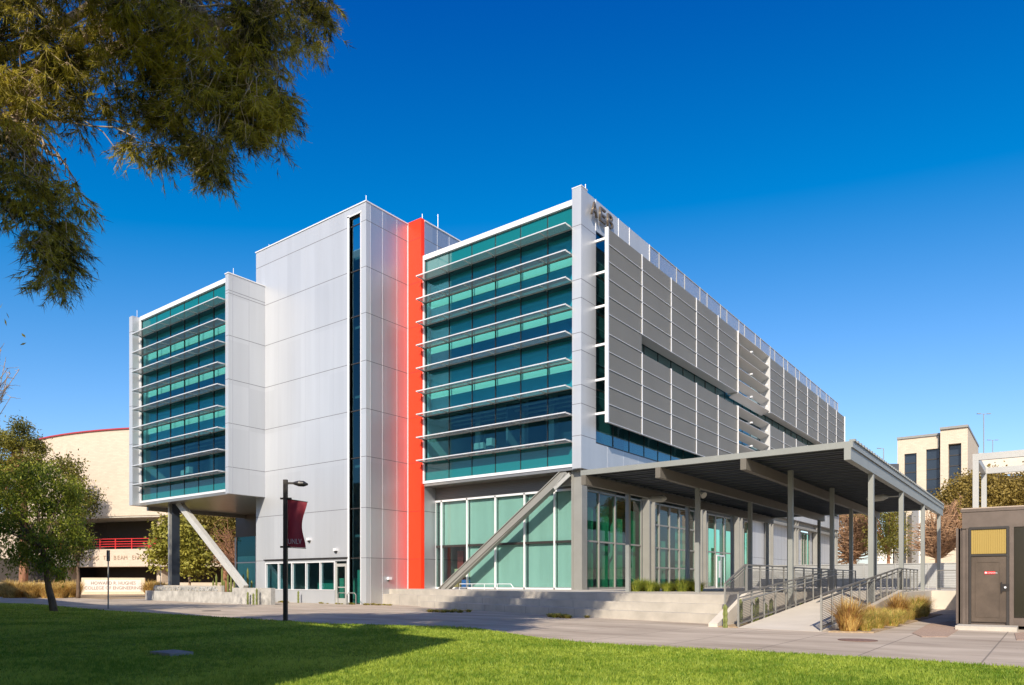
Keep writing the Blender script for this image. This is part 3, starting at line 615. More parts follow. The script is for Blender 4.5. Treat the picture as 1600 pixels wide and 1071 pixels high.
for j, x in enumerate(KX):
    for i, y in enumerate(KY):
        zb = TZ
        if j == 3: zb = [.1, .1, TZ-.1, TZ][i]
        if j == 2 and i < 2: zb = 0
        xx = x if j != 2 else -7.86
        if j == 2 and i > 1: xx = x
        m = MB(); m.box((xx if j != 3 else x)-.085, (xx if j != 3 else x)+.085, y-.085, y+.085, zb, zt-.58)
        if xx != x: m = MB().box(x+.44, x+.61, y-.085, y+.085, 0, zt-.2)
        m.build('post', POSTC, K)
def klamp(x, y, s):
    m = MB(); m.bar((x, y, zt-.75), (x+s*.5, y, zt-.75), .05, .05); m.tube([(x+s*.4, y, zt-.75), (x+s*.6, y, zt-.76), (x+s*1.1, y, zt-.78), (x+s*1.25, y, zt-.77)], [.05, .14, .16, .04], 10); m.build('lamp', STEELL, K)
klamp(KX[3]-.1, KY[1], -1); klamp(KX[0]+.1, KY[0]+1, 1)
m = MB(); m.tube([(-11.4, 27.9, 5.0), (-11.2, 27.8, 4.85)], [.05, .14], 10); m.build('floodlight', STEELL, K)
# ============================================================ RAILINGS
RAILD = mat('railing_paint', (.19, .18, .16), .5, .2)
WIRE = mat('railing_wire', (.13, .12, .11), .5, .2)
def railing(name, label, p0, p1, h=1.0, n=8, mat_=STEEL, group=None, grab=True, hw=14):
    p0, p1 = Vector(p0), Vector(p1); o = thing(name, label, 'railing', p0, group)
    for k in range(n+1):
        p = p0.lerp(p1, k/n); MB().bar(p, p+Vector((0, 0, h)), .05, .05, up=(0, 1, 0)).build('rail_post', mat_, o)
    U = Vector((0, 0, 1)); m = MB(); m.bar(p0+U*h, p1+U*h, .06, .05); m.bar(p0+U*.1, p1+U*.1, .04, .04); m.bar(p0+U*(h-.12), p1+U*(h-.12), .03, .03); m.build('top_rail', RAILD, o)
    m = MB()
    for k in range(hw): z = .14+k*(h-.3)/hw; m.bar(p0+U*z, p1+U*z, .008, .014)
    m.build('wire_infill', WIRE, o)
    if grab:
        s = Vector((.12, 0, 0)) if grab == 1 else Vector((-.12, 0, 0)); m = MB(); m.tube([p0+U*.8+s, p1+U*.8+s], .02, 6); m.build('grab_rail', mat_, o)
    return o
RG = 'guard railings of the ramp and terrace'
railing('guard_railing', 'grey wire railing along the left edge of the ramp, in front of the cacti', (-7.42, 21.05, 0), (-7.42, 33.0, .9), 1.0, 10, STEEL, RG, 1)
railing('guard_railing', 'grey wire railing on the right side of the ramp beside the dry ornamental grass', (-5.02, 20.75, 0), (-5.02, 33.0, .9), 1.0, 10, STEEL, RG, 2)
railing('guard_railing', 'short level railing at the top of the ramp behind the ornamental grass', (-5.02, 33.1, .92), (-5.02, 38.4, .92), 1.0, 5, STEEL, RG, 0)
railing('guard_railing', 'level dark-topped railing along the terrace edge above the concrete wall', (-8.14, 23.9, TZ+.02), (-8.14, 40.6, TZ+.02), .98, 12, STEEL, RG, 0, 18)
railing('guard_railing', 'short sloping railing descending over the cheek wall at the end of the steps', (-8.14, 21.9, .3), (-8.14, 23.8, TZ+.0), 1.0, 1, STEEL, RG, 0, 18)
m = railing('guard_railing', 'far railing with wires on the upper terrace beyond the last canopy posts', (-4.6, 41.7, TZ), (6, 41.7, TZ), 1.0, 7, STEELL, RG, 0, 6)
o = thing('handrail', 'low pale tubular handrail standing in front of the diagonal brace', 'handrail', (-29, 32, TZ))
m = MB(); x0, x1 = ony(718, 31.0), ony(798, 31.0)
m.tube([(x0, 31, TZ), (x0, 31, TZ+.32), (x1, 31, TZ+.32), (x1+.25, 31, TZ+.05)], .022, 6)
for k in (.25, .5, .75): m.tube([(x0+(x1-x0)*k, 31, TZ), (x0+(x1-x0)*k, 31, TZ+.32)], .018, 6)
m.tube([(x0, 31, TZ+.12), (x1, 31, TZ+.12)], .012, 6); m.build('rail_tube', WHITE, o)
# back fence + light poles
F = thing('panel_fence', 'long pale grey perforated metal panel fence behind the canopy', 'fence', (0, 54, TZ))
fm = perfmat('fence_sheet', (.42, .42, .40), .9, .5, .2); fx0, fx1 = -18.0, 9.0; nf = 14
for k in range(nf):
    a = fx0+(fx1-fx0)*k/nf; b = fx0+(fx1-fx0)*(k+1)/nf
    m = MB(); m.box(a+.05, b-.05, 54, 54.02, TZ+.08, 2.55)
    for q in range(10): m.box(a+.05, b-.05, 53.985, 54, TZ+.15+q*.16, TZ+.18+q*.16)
    m.build('fence_panel', fm, F); MB().box(a-.04, a+.04, 53.96, 54.05, TZ, 2.62).build('fence_post', STEELL, F)
m = MB().box(fx0, fx1, 53.95, 54.05, 2.551, 2.6).build('cap_rail', STEELL, F)
# ============================================================ KIOSK
KY0 = 24.8; kx = lambda px: ony(px, KY0)
Q = thing('service_kiosk', 'dark brown metal service kiosk with a yellow panel above its door', 'kiosk', (0, 27, 0))
xl = kx(1503); zr = 3.52
m = MB(); m.box(xl, 6, KY0+.06, 40.5, .1, zr-.12); m.box(xl-.04, 6.04, KY0, 40.55, zr-.12, zr-.03); m.box(xl-.02, 6.02, KY0+.03, 40.5, zr-.03, zr, 1)
m.box(xl+.0, 6, KY0+.02, KY0+.059, 2.92, zr-.13); m.build('kiosk_body', [BROWNM, mat('kiosk_cap', (.42, .33, .25), .6)], Q)
m = MB(); m.box(xl-.16, xl-.1, KY0+.1, 40.4, .12, 2.95); m.box(xl-.05, xl-.001, KY0+.1, 40.4, .12, 2.95)
for px in (1509.5,): m.box(kx(px), kx(px)+.12, KY0+.03, KY0+.059, .1, 2.92)
m.box(kx(1577), kx(1584), KY0+.0, KY0+.059, .1, 2.92); m.build('corner_trim', BROWNM, Q)
m = MB(); a, b = kx(1514), kx(1576.5)
m.box(a, a+.05, KY0-.02, KY0+.055, .12, 2.95); m.box(b-.06, b, KY0-.02, KY0+.055, .12, 2.95); m.box(a+.05, b-.06, KY0-.02, KY0+.055, 2.88, 2.95); m.box(a+.05, b-.06, KY0-.02, KY0+.055, 2.1, 2.16)
m.build('door_frame', DARK, Q)
m = MB(); c0, c1 = kx(1517.5), kx(1572.5)
for k in range(16): xa = c0+(c1-c0)*k/16; xb = c0+(c1-c0)*(k+1)/16; m.box(xa, xa+(xb-xa)*.75, KY0+.01, KY0+.05, 2.17, 2.87); m.box(xa+(xb-xa)*.75, xb, KY0+.025, KY0+.055, 2.17, 2.87)
m.build('yellow_panel', mat('yellow_metal', (.36, .25, .06), .5, .1), Q)
m = MB(); m.box(c0+.0, c1, KY0+.0, KY0+.05, .2, 2.08); m.box(c0+.1, c0+.13, KY0-.012, KY0, .33, 1.95); m.box(c1-.17, c1-.14, KY0-.012, KY0, .33, 1.95); m.box(c0+.13, c1-.17, KY0-.012, KY0, 1.92, 1.95); m.box(c0+.13, c1-.17, KY0-.012, KY0, .33, .36)
dk = m.build('door', BROWND, Q)
m = MB(); xa = kx(1564); m.box(xa, xa+.03, KY0-.05, KY0, 1.05, 1.35); m.box(xa+.03, xa+.2, KY0-.03, KY0, 1.1, 1.3); m.tube([(xa+.1, KY0-.06, 1.2), (xa+.1, KY0-.03, 1.2)], .03, 10, 1); m.build('handle', [BLACK, WHITE], dk)
sg = MB().box(kx(1538), kx(1555), KY0-.016, KY0-.0121, 1.58, 1.66).build('door_sign', mat('sign_red', (.7, .03, .03), .4), dk)
text('sign_text', 'NO SMOKING', .048, ((kx(1538)+kx(1555))/2+.03, KY0-.017, 1.6), FRONT, WHITE, sg, ext=.0005)
m = MB(); m.box(kx(1538)+.012, kx(1538)+.055, KY0-.018, KY0-.0161, 1.6, 1.645); m.build('sign_symbol', WHITE, sg)
m = MB(); m.box(kx(1584.5), 6, KY0+.03, KY0+.06, .35, 2.9); m.build('dark_window', mat('kiosk_glass', (.03, .027, .02), .12, .2), Q)
tag(MB().box(kx(1492)+.1, kx(1591), 23.75, KY0-.03, .0, .12).build('door_slab', CONC), 'low concrete slab step below the brown kiosk door', 'slab')
# ============================================================ SMALL THINGS ON THE GROUND
# lamp post with banner
bx_, by_ = G(446, 972); L_ = thing('street_lamp', 'black square lamp post with a dark red banner at the lawn edge', 'street lamp', (bx_, by_, 0))
dd = 1.35*FL/62.; s = dd/FL
rx, ry = RX, RY      # banner arm runs across the lens
def PT(u, z, v=0): return Vector((bx_+rx*u+FX*v, by_+ry*u+FY*v, z))
H0 = 1.35+s*160
m = MB(); m.bar(PT(0, 0), PT(0, H0), .13, .13, up=(rx, ry, 0)); m.build('pole', BLACK, L_); MB().bar(PT(0,0), PT(0,.05), .3, .3, up=(rx,ry,0)).build('base_plate', BLACK, L_)
m = MB(); m.bar(PT(.06, H0-.12), PT(.35, H0-.12), .06, .07); m.tube([PT(.28, H0-.12), PT(.45, H0-.13), PT(.62, H0-.14), PT(.76, H0-.16)], [.05, .1, .1, .03], 10); m.build('lamp_head', BLACK, L_)
zb1 = 1.35+s*130.5; zb0 = 1.35+s*55
m = MB(); m.bar(PT(-.17, zb1), PT(.2, zb1), .09, .06); m.bar(PT(-.17, zb0), PT(.16, zb0), .09, .06); m.bar(PT(.1, zb1-.02), PT(.76, zb1-.12), .02, .025); m.bar(PT(.1, zb0-.02), PT(.7, zb0-.05), .02, .025); m.build('banner_bracket', BLACK, L_)
vs = []; fs = []; nu, nv = 12, 20
for j in range(nv+1):
    v = j/nv
    for i in range(nu+1):
        u = i/nu; right = .74-.16*math.sin(math.pi*min(1, v*1.02))**1.5-.05*v; zt_ = zb1-.02-.1*u; zbm = zb0-.0-.03*u
        vs.append(PT(.07+(right-.07)*u, zt_+(zbm-zt_)*v, .03*math.sin(u*7+v*3)*(math.sin(math.pi*v)*.8+.2)))
for j in range(nv):
    for i in range(nu): a = j*(nu+1)+i; fs.append((a, a+1, a+nu+2, a+nu+1))
bn = MB().add(vs, fs).build('banner', mat('banner_red', (.23, .008, .022), .65), L_, smooth=True)
text('banner_text', 'UNLV', .25, PT(.33, zb0+.1, -.06), Euler((math.pi/2, 0, math.radians(36.94))), mat('banner_letters', (.42, .32, .32), .6), bn, ext=.004, width=.46)
# stop-sign post seen edge-on, bike rack, manhole, lawn box
px_, py_ = G(169, 952); o = thing('sign_post', 'thin grey sign post with its plate seen edge-on, in front of the college sign', 'sign post', (px_, py_, 0))
MB().tube([(px_, py_, 0), (px_, py_, 2.9)], .035, 8).build('pole', STEEL, o); MB().bar((px_, py_, 2.4), (px_, py_, 2.95), .06, .14).build('sign_plate', DARK, o)
qx, qy = Dp(251, 68); o = thing('sign_post', 'small pale parking sign on a thin post beside the left column', 'sign post', (qx, qy, 0))
MB().tube([(qx, qy, 0), (qx, qy, 3.2)], .04, 8).build('pole', STEELL, o); MB().bar((qx-.25, qy+.1, 3.1), (qx+.25, qy-.1, 3.1), .02, .6).build('sign_plate', WHITE, o)
o = thing('bike_rack', 'grey steel loop bike rack by the tower door', 'bike rack', (-35.1, 28.6, 0))
for a, yy in ((528, 28.3), (543, 28.5)):
    x0, x1 = ony(a, yy), ony(a+13, yy); MB().tube([(x0, yy, 0), (x0, yy, .62), (x0+.08, yy, .7), (x1-.12, yy, .7), (x1, yy, .58), (x1, yy, 0)], .028, 8).build('rack_loop', STEEL, o)
mx_, my_ = G(1340, 1001); m = MB(); m.tube([(mx_, my_, .001), (mx_, my_, .012)], .42, 32); m.tube([(mx_, my_, .012), (mx_, my_, .014)], .36, 32, 1)
tag(m.build('manhole_cover', [mat('rust_ring', (.16, .09, .06), .8), mat('rust_cover', (.2, .12, .09), .8, noise=.3, nscale=20)]), 'round rusty manhole cover in the pavement in front of the ramp', 'manhole cover')
mx_, my_ = G(268, 1026); tag(MB().box(mx_-.35, mx_+.35, my_-.22, my_+.22, .0, .09).build('utility_cover', mat('utility_concrete', (.25, .24, .22), .9, noise=.2)), 'rectangular concrete utility cover sunk in the shaded lawn', 'utility cover')
mx_, my_ = G(330, 955); m = MB(); m.tube([(mx_, my_, .001), (mx_, my_, .012)], .42, 24); tag(m.build('manhole_cover', mat('iron_cover', (.06, .055, .05), .7)), 'dark iron manhole cover in the pavement before the lettered wall', 'manhole cover')
# lettered wall
Wl = thing('lettered_wall', 'low concrete planter wall carrying the name of the engineering building in metal letters', 'wall', (-46, 26.2, 0))
m = MB(); ya, yb = 26.5, 25.2
m.prism([(-54.6, 26.6), (-40.6, 25.1), (-40.6, 25.5), (-54.6, 27.0)], -.02, .72); m.prism([(-40.58, 25.1), (-37.0, 25.4), (-37.0, 25.7), (-40.58, 25.5)], -.02, 1.0)
m.build('planter_wall', mat('board_concrete', (.40, .385, .35), .85, noise=.3, nscale=1.8, bump=.3), Wl)
m = MB().prism([(-54.4, 27.2), (-43.6, 26.2), (-43.6, 26.4), (-54.4, 27.4)], 0, 1.12).build('back_wall', CONC, Wl)
text('wall_letters', 'ADVANCED ENGINEERING BUILDING', .42, (-48.3, 26.03+.1, .76), Euler((math.pi/2, 0, math.atan2(-1.5, 14.))), mat('brushed_letters', (.62, .6, .55), .35, .5), Wl, ext=.03, width=10.6)
# college sign
hx, hy = -79.5, 35.5
S = thing('college_sign', 'cream stone monument sign lettered for the college of engineering', 'sign', (hx, hy, 0))
ax, ay = Dp(127, 77); bx2, by2 = Dp(226, 79); d0 = Vector((bx2-ax, by2-ay, 0)); Ls = d0.length; an = math.atan2(d0.y, d0.x)
u_ = d0.normalized(); nrm = Vector((u_.y, -u_.x, 0)); pA = Vector((ax, ay, 0))
def SP(u, v, z): return pA+u_*u+nrm*v+Vector((0, 0, z))
m = MB(); m.bar(SP(0, -.4, .85), SP(Ls, -.4, .85), .8, 1.95); m.build('sign_block', mat('cream_stone', (.66, .54, .38), .8, noise=.06), S)
m = MB(); m.bar(SP(.3, .012, .95), SP(Ls-.35, .012, .95), .02, 1.3); m.build('sign_face', mat('pale_face', (.72, .66, .58), .7), S)
for tx, z in (('HOWARD R. HUGHES', 1.08), ('COLLEGE OF ENGINEERING', .55)):
    text('sign_letters', tx, .5, SP(Ls/2, .03, z), Euler((math.pi/2, 0, an)), mat('dark_letters', (.30, .2, .16), .6), S, ext=.012, width=(4.3 if 'HOW' in tx else 5.5))
# ============================================================ LEFT BACKGROUND BUILDING
LB = thing('curved_building', 'cream block building with a curved front and red balcony rails behind the lawn trees', 'building', Dp(150, 95)+(0,))
cc = Vector((*Dp(800-1120*38/135., 135), 0))
fwd = Vector((FX, FY, 0)); rgt = Vector((RX, RY, 0))
def arc(R, a): a = math.radians(a); return cc+rgt*(R*math.sin(a))-fwd*(R*math.cos(a))
def arcwall(m, R0, R1, a0, a1, z0, z1, mi=0, n=40):
    for k in range(n):
        a = a0+(a1-a0)*k/n; b = a0+(a1-a0)*(k+1)/n; p = [arc(R0, a), arc(R0, b), arc(R1, b), arc(R1, a)]
        m.prism([(q.x, q.y) for q in p], z0, z1, mi)
m = MB(); arcwall(m, 46, 43, -88, 34, 9.7, 20.6); m.build('curved_wall', BEIGE, LB)
m = MB(); arcwall(m, 46.2, 45.8, -88, 34, 20.6, 20.76); m.build('roof_trim', mat('red_trim', (.36, .03, .04), .6), LB)
m = MB(); arcwall(m, 46.5, 43, -60, 40, 3.3, 5.5); m.build('balcony', BEIGE, LB)
m = MB(); arcwall(m, 41, 40.5, -88, 60, -.1, 9.7); m.build('recess_wall', mat('painted_shade_wall', (.035, .026, .02), .8), LB)  # near-black stands in for the shade deep in the recess
m = MB(); arcwall(m, 45, 40.5, -60, 40, 5.4, 5.5); m.build('balcony_slab', CONC, LB); m = MB(); arcwall(m, 45.9, 41, -88, 40, 9.5, 9.7); m.build('soffit', CONC, LB)
m = MB()
for z in (5.85, 6.15, 6.45, 6.8): arcwall(m, 46.3, 46.22, -60, 40, z-.035, z+.035)
for k in range(34): p = arc(46.26, -60+3*k); m.tube([(p.x, p.y, 5.5), (p.x, p.y, 6.85)], .07, 6)
m.build('balcony_rail', mat('red_rail', (.6, .02, .02), .5), LB)
for a in (-28, -8, 14): p = arc(44.6, a); MB().bar(p, p+Vector((0, 0, 9.6)), 1.3, 1.0, up=(0, 1, 0)).build('pillar', BEIGE, LB)
m = MB(); a_ = Dp(-400, 92); b_ = Dp(96, 98); m.bar((*a_, 5.3), (*b_, 5.3), 2., 10.6); m.build('side_wing', BEIGE, LB); m = MB(); a_ = Dp(-300, 89); b_ = Dp(92, 95); m.bar((*a_, 2.2), (*b_, 2.2), 2., 4.4); m.build('dark_wing_base', bpy.data.materials['painted_shade_wall'], LB)  # wing base takes the same painted-in shade
word = 'THOMAS T. BEAM ENGINEERING COMPLEX'
for i, ch in enumerate(word):
    if ch == ' ': continue
    a = -21.4+i*.66; p = arc(46.53, a); text('wall_letter', ch, .72, (p.x, p.y, 4.2), Euler((math.pi/2, 0, math.radians(36.94+a))), mat('tan_letters', (.42, .31, .22), .6) if i == 0 else bpy.data.materials['tan_letters'], LB, ext=.03)
m = MB(); arcwall(m, 52, 51.7, -50, 12, 0, 1.3); tag(m.build('garden_wall', BEIGE), 'low cream block wall behind the dry grass beside the college sign', 'wall')
# ============================================================ RIGHT BACKGROUND
yR = 135.
RB = thing('cream_tower', 'cream brick building with three tall dark windows beyond the canopy', 'building', (ony(1455, yR), yR, 0))
def rx_(p): return ony(p, yR)
dRef = -rx_(1455)*.6009+yR*.7993
zR = lambda py: EYE+(910-py)*dRef/FL
m = MB(); wins = [(1413, 1432), (1447, 1467), (1483, 1503)]
e = [1402]; 
segs = [(1402, 1413), (1432, 1447), (1470.5, 1483), (1503, 1513)]
for a, b in segs: m.box(rx_(a), rx_(b), yR-(1.2 if a > 1469 else 0), yR+20, 0, zR(682 if a < 1469 else 676))
for (a, b), top, zt2 in zip(wins, (706, 702, 699), (682, 682, 676)):
    f_ = 1.2 if a > 1480 else 0; m.box(rx_(a), rx_(b), yR-f_, yR+20, zR(top), zR(zt2)); m.box(rx_(a), rx_(b), yR-f_, yR+20, 0, zR(780))
m.build('wall', BEIGE2, RB)
m = MB(); m.box(rx_(1401.5), rx_(1469), yR-.2, yR+20, zR(682), zR(678.5)); m.box(rx_(1470), rx_(1514), yR-1.5, yR+20, zR(676), zR(672.5)); m.build('coping', STEEL, RB)
for (a, b), top in zip(wins, (706, 702, 699)):
    f_ = .6 if a > 1480 else 0; w = MB().box(rx_(a), rx_(b), yR+.5-f_, yR+.6-f_, zR(780), zR(top)).build('window', mat('dark_window_glass', (.02, .03, .045), .12), RB)
    m = MB()
    for k in range(1, 5): z = zR(780)+(zR(top)-zR(780))*k/5; m.box(rx_(a), rx_(b), yR+.42-f_, yR+.5-f_, z-.08, z+.08)
    m.build('window_bar', DARK, w)
MB().box(rx_(1467.2), rx_(1470.4), yR+1.5, yR+3, 0, zR(684)).build('dark_recess', DARK, RB)
# white low building + ramped dark shapes under trees
o = thing('annex_building', 'dark grey low building with white walls glimpsed behind the canopy posts', 'building', (*Dp(1400, 120), 0))
def wallpx(m, p0, p1, d, z0, z1, th=2., mi=0): a = Dp(p0, d); b = Dp(p1, d); m.bar((*a, (z0+z1)/2), (*b, (z0+z1)/2), th, z1-z0, mi)
m = MB(); wallpx(m, 1366, 1390, 118, 0, 7); wallpx(m, 1402, 1405.5, 117, 0, 12.5); wallpx(m, 1430, 1437, 116, 0, 14); m.build('white_wall', mat('white_render', (.7, .66, .58), .8), o)
m = MB(); wallpx(m, 1390, 1440, 121, 0, 13, 3); wallpx(m, 1440, 1620, 123, 0, 12, 3); wallpx(m, 1385, 1402, 119.5, 15, 21, 1); m.build('dark_wall', mat('dark_cladding', (.05, .055, .065), .6), o)
# second canopy at far right and slab roof beyond
o = thing('walkway_canopy', 'second open steel canopy frame rising behind the brown kiosk', 'canopy', (2.5, 43, TZ))
yC = 42.0; xa = ony(1519.5, yC); zc = EYE+200*(-xa*.6009+yC*.7993)/FL
m = MB(); m.box(xa+.003, xa+.25, yC+.003, yC+.217, TZ, zc-.323); m.build('post', STEELL, o)
m = MB(); m.box(xa, 16, yC, yC+.22, zc-.32, zc); m.build('fascia', STEELL, o)
yD = 47.5; xb = xa; m = MB(); m.box(xa+.003, xa+.247, yD+.003, yD+.21, TZ, zc-.323); m.build('post', STEELL, o)
m = MB(); m.box(xa, xa+.22, yC+.22, yD, zc-.32, zc); m.box(xa, 16, yD+.001, yD+.22, zc-.32, zc-.002); m.build('beam', STEELL, o)
o = thing('concrete_pavilion', 'pale concrete slab roof of a pavilion above the kiosk at the right edge', 'building', (*Dp(1570, 75), 0))
m = MB(); wallpx(m, 1527, 1680, 70, 11.9, 13.9, .6); a, b = Dp(1527, 71), Dp(1680, 71); a2, b2 = Dp(1560, 88), Dp(1700, 88); m.prism([a, b, b2, a2], 11.4, 11.9); m.build('roof_slab', CONCL, o)
m = MB(); wallpx(m, 1582, 1600, 80, 0, 11.3, 1.); wallpx(m, 1660, 1690, 80, 0, 11.3, 1.); m.build('pier', CONCL, o)
def tlamp(px, d, zt, label, two=True):
    x, y = Dp(px, d); o = thing('light_pole', label, 'light pole', (x, y, 0), 'distant light poles')
    MB().tube([(x, y, 0), (x, y, zt)], [.16, .1], 8).build('pole', STEEL, o)
    m = MB(); s_ = [-1, 1] if two else [-1]
    for s in s_: m.bar((x, y, zt-.1), (x+RX*1.1*s, y+RY*1.1*s, zt), .1, .1); m.bar((x+RX*.8*s, y+RY*.8*s, zt), (x+RX*1.8*s, y+RY*1.8*s, zt+.02), .4, .15)
    m.build('lamp_head', STEEL, o)
tlamp(1537, 190, EYE+263*190/FL, 'tall thin light pole with twin heads right of the cream tower')
tlamp(1551, 240, EYE+222*240/FL, 'shorter twin headed light pole farther right beyond the slab roof')
tlamp(1380.5, 200, EYE+209*200/FL, 'single headed light pole left of the cream tower', False)
# ============================================================ VEGETATION
def frames(n):                            # random unit vectors
    a = rng.normal(size=(n, 3)); return a/np.linalg.norm(a, axis=1)[:, None]
def leaves(cent, per, spread, L, W, droop=0., up=0.):
    n = len(cent)*per; c = np.repeat(cent, per, 0)+rng.normal(size=(n, 3))*np.asarray(spread)
    a = frames(n); a[:, 2] = a[:, 2]-droop+up; a /= np.linalg.norm(a, axis=1)[:, None]; b = np.cross(a, frames(n)); b /= np.linalg.norm(b, axis=1)[:, None]+1e-9
    l = L*rng.uniform(.6, 1.3, (n, 1)); w = W*rng.uniform(.7, 1.3, (n, 1)); V = np.empty((n, 4, 3))
    V[:, 0] = c; V[:, 1] = c+a*l*.5+b*w; V[:, 2] = c+a*l; V[:, 3] = c+a*l*.5-b*w; return V.reshape(-1, 3), np.arange(n*4).reshape(-1, 4)
def blobs(specs, dens=1.):                # specs: (x,y,z, rx,ry,rz, n) -> clump centres, thicker near the skin
    out = []
    for x, y, z, a, b, c, n in specs:
        u = frames(int(n*dens)); r = rng.uniform(.35, 1, (len(u), 1))**.6; wob = 1+.22*np.sin(u[:, :1]*5+x)*np.cos(u[:, 2:3]*6+y)
        out.append(np.array([x, y, z])+u*r*wob*np.array([a, b, c]))
    return np.concatenate(out)
def limb(m, a, b, r0, r1, seg=6, wob=.1, n=5):
    a = Vector(a); b = Vector(b); pts = []
    L = (b-a).length
    for k in range(n+1):
        p = a.lerp(b, k/n)
        if 0 < k < n: p += Vector([random.uniform(-1, 1) for _ in range(3)])*wob*L/n
        pts.append(p)
    m.tube(pts, [r0+(r1-r0)*k/n for k in range(n+1)], seg); return pts
def tree(name, label, base, specs, tr, th, lm, bark, per=40, L=.12, W=.04, spread=.2, droop=0, up=0, group=None, dens=1., lean=(0,0), nl=14, twigs=0, cat='tree'):
    o = thing(name, label, cat, (base[0], base[1], 0), group)
    cent = blobs(specs, dens); V, Fc = leaves(cent, per, (spread, spread, spread), L, W, droop, up)
    m = MB(); top = Vector((base[0]+lean[0], base[1]+lean[1], th)); limb(m, (base[0], base[1], -.1), top, tr, tr*.55, 9, .05)
    idx = rng.choice(len(cent), min(nl, len(cent)), replace=False)
    for i in idx:
        c = Vector(cent[i]); mid = top.lerp(c, .5)+Vector((0, 0, random.uniform(-.1, .25)*(c-top).length*.3)); r = tr*.35; limb(m, top, mid, r, r*.6, 6, .15); limb(m, mid, c, r*.6, r*.15, 5, .2)
    for _ in range(twigs):
        c = cent[rng.integers(len(cent))]; p = Vector(c); q = p+Vector(frames(1)[0])*random.uniform(.4, 1.2)*spread*3; limb(m, p, q, .02, .006, 3, .3, 3)
    m.build('trunk', bark, o, smooth=True); npmesh('crown', V, Fc, lm, o); return o
OLIVE = leafmat('olive_needles', (.035, .036, .008), (.50, .42, .05), 1.3, .38)
PINEG = leafmat('pine_green', (.05, .06, .012), (.32, .28, .045), .35, .3)
WILLOW = leafmat('willow_green', (.09, .135, .015), (.38, .40, .04), .6, .35)
YELL = leafmat('yellow_green', (.2, .2, .03), (.46, .42, .08), .8, .35)
BROWNL = leafmat('bare_twig_brown', (.13, .075, .04), (.33, .21, .12), .5, .2)
DRY = leafmat('dry_grass_blade', (.48, .32, .08), (.85, .64, .22), 2.5, .3)
DRYR = leafmat('reddish_grass_blade', (.30, .14, .04), (.62, .38, .12), 2.5, .3)
GREENT = leafmat('green_tuft_blade', (.18, .24, .03), (.45, .46, .08), 2.5, .3)
def at(px, py, d): x, y = Dp(px, d); return x, y, EYE+(910-py)*d/FL
def sp(px, py, d, wpx, hpx, n, dep=None): x, y, z = at(px, py, d); a = wpx*d/FL; b = hpx*d/FL; return (x, y, z, a, a if dep is None else dep, b, n)
# -- big overhanging tree, trunk left of the frame
T = thing('overhanging_tree', 'large olive-green needle tree whose drooping boughs hang into the upper left of the view', 'tree', (*Dp(-260, 11.5), 0))
Z = [ # px, py, depth, rx, ry, n
 (40,50,10.5,100,70,95),(150,80,10.2,90,75,110),(250,70,10.4,90,80,120),(340,100,10.6,85,70,130),(400,140,10.8,55,62,80),(420,40,10.6,75,46,70),(470,18,11,52,22,34),(505,8,11,22,12,10),(300,185,10.3,62,45,64),
 (335,235,10.2,36,30,26),(335,265,10.2,20,14,8),(390,190,10.6,50,44,50),(235,185,10.5,45,45,36),(440,150,10.7,20,42,22),
 (215,230,10.3,18,18,9),(255,240,10.3,22,20,10),(110,165,10.5,50,45,22),(25,150,10,45,70,46),(45,250,9.8,45,65,42),(70,330,9.6,48,45,48),(85,390,9.5,40,32,42),(90,430,9.5,20,18,13),(10,300,9.8,24,50,14),(120,300,9.6,20,35,9),
 (-90,100,11,130,140,110),(100,-60,11,200,90,120),(330,-60,11.3,160,80,100)]
cent = []
for px, py, dpt, a, b, n in Z:
    x, y, z = at(px, py, dpt); n = int(n*.74); u = frames(n); r = rng.uniform(.05, 1, (n, 1))**.5; rr = np.array([a, 0, b])*dpt/FL; dep = 1.0*min(1., a/70.)
    q = u*r; cent.append(np.c_[x+q[:, 0]*rr[0]*RX+q[:, 1]*dep*FX, y+q[:, 0]*rr[0]*RY+q[:, 1]*dep*FY, z+q[:, 2]*rr[2]])
# crown above the frame, source of the dapples; low clumps added to shade boughs
def CP(r_, d_): return (r_*RX+d_*FX, r_*RY+d_*FY)
up_ = blobs([(*CP(-4.5, 7.0), 9.95, 1.5, .6, .65, 75), (*CP(-7.0, 12.5), 15.2, 2.8, 1.8, 1.0, 150), (*CP(-7.2, 6.2), 8.8, .8, .6, .6, 40), (*CP(-2.9, 9.2), 14.5, 1.9, 1.2, .8, 50), (*CP(-6.4, 9.5), 14.5, 2.6, 1.6, 1.2, 90), (*CP(-4.3, 7.5), 15, 2.6, 1.7, 1.5, 100), (*CP(-7.5, 7), 15, 2.6, 2.2, 1.6, 110), (*CP(-10.5, 6), 14, 2.8, 2.4, 1.8, 110), (*CP(-6, 4.2), 14, 2.0, 1.6, 1.2, 50), (*CP(-1.9, 8.2), 15.2, 1.5, .9, .8, 30), (*CP(-12.5, 9), 12.5, 2.8, 2.6, 2.2, 100)])
cent = np.concatenate(cent)
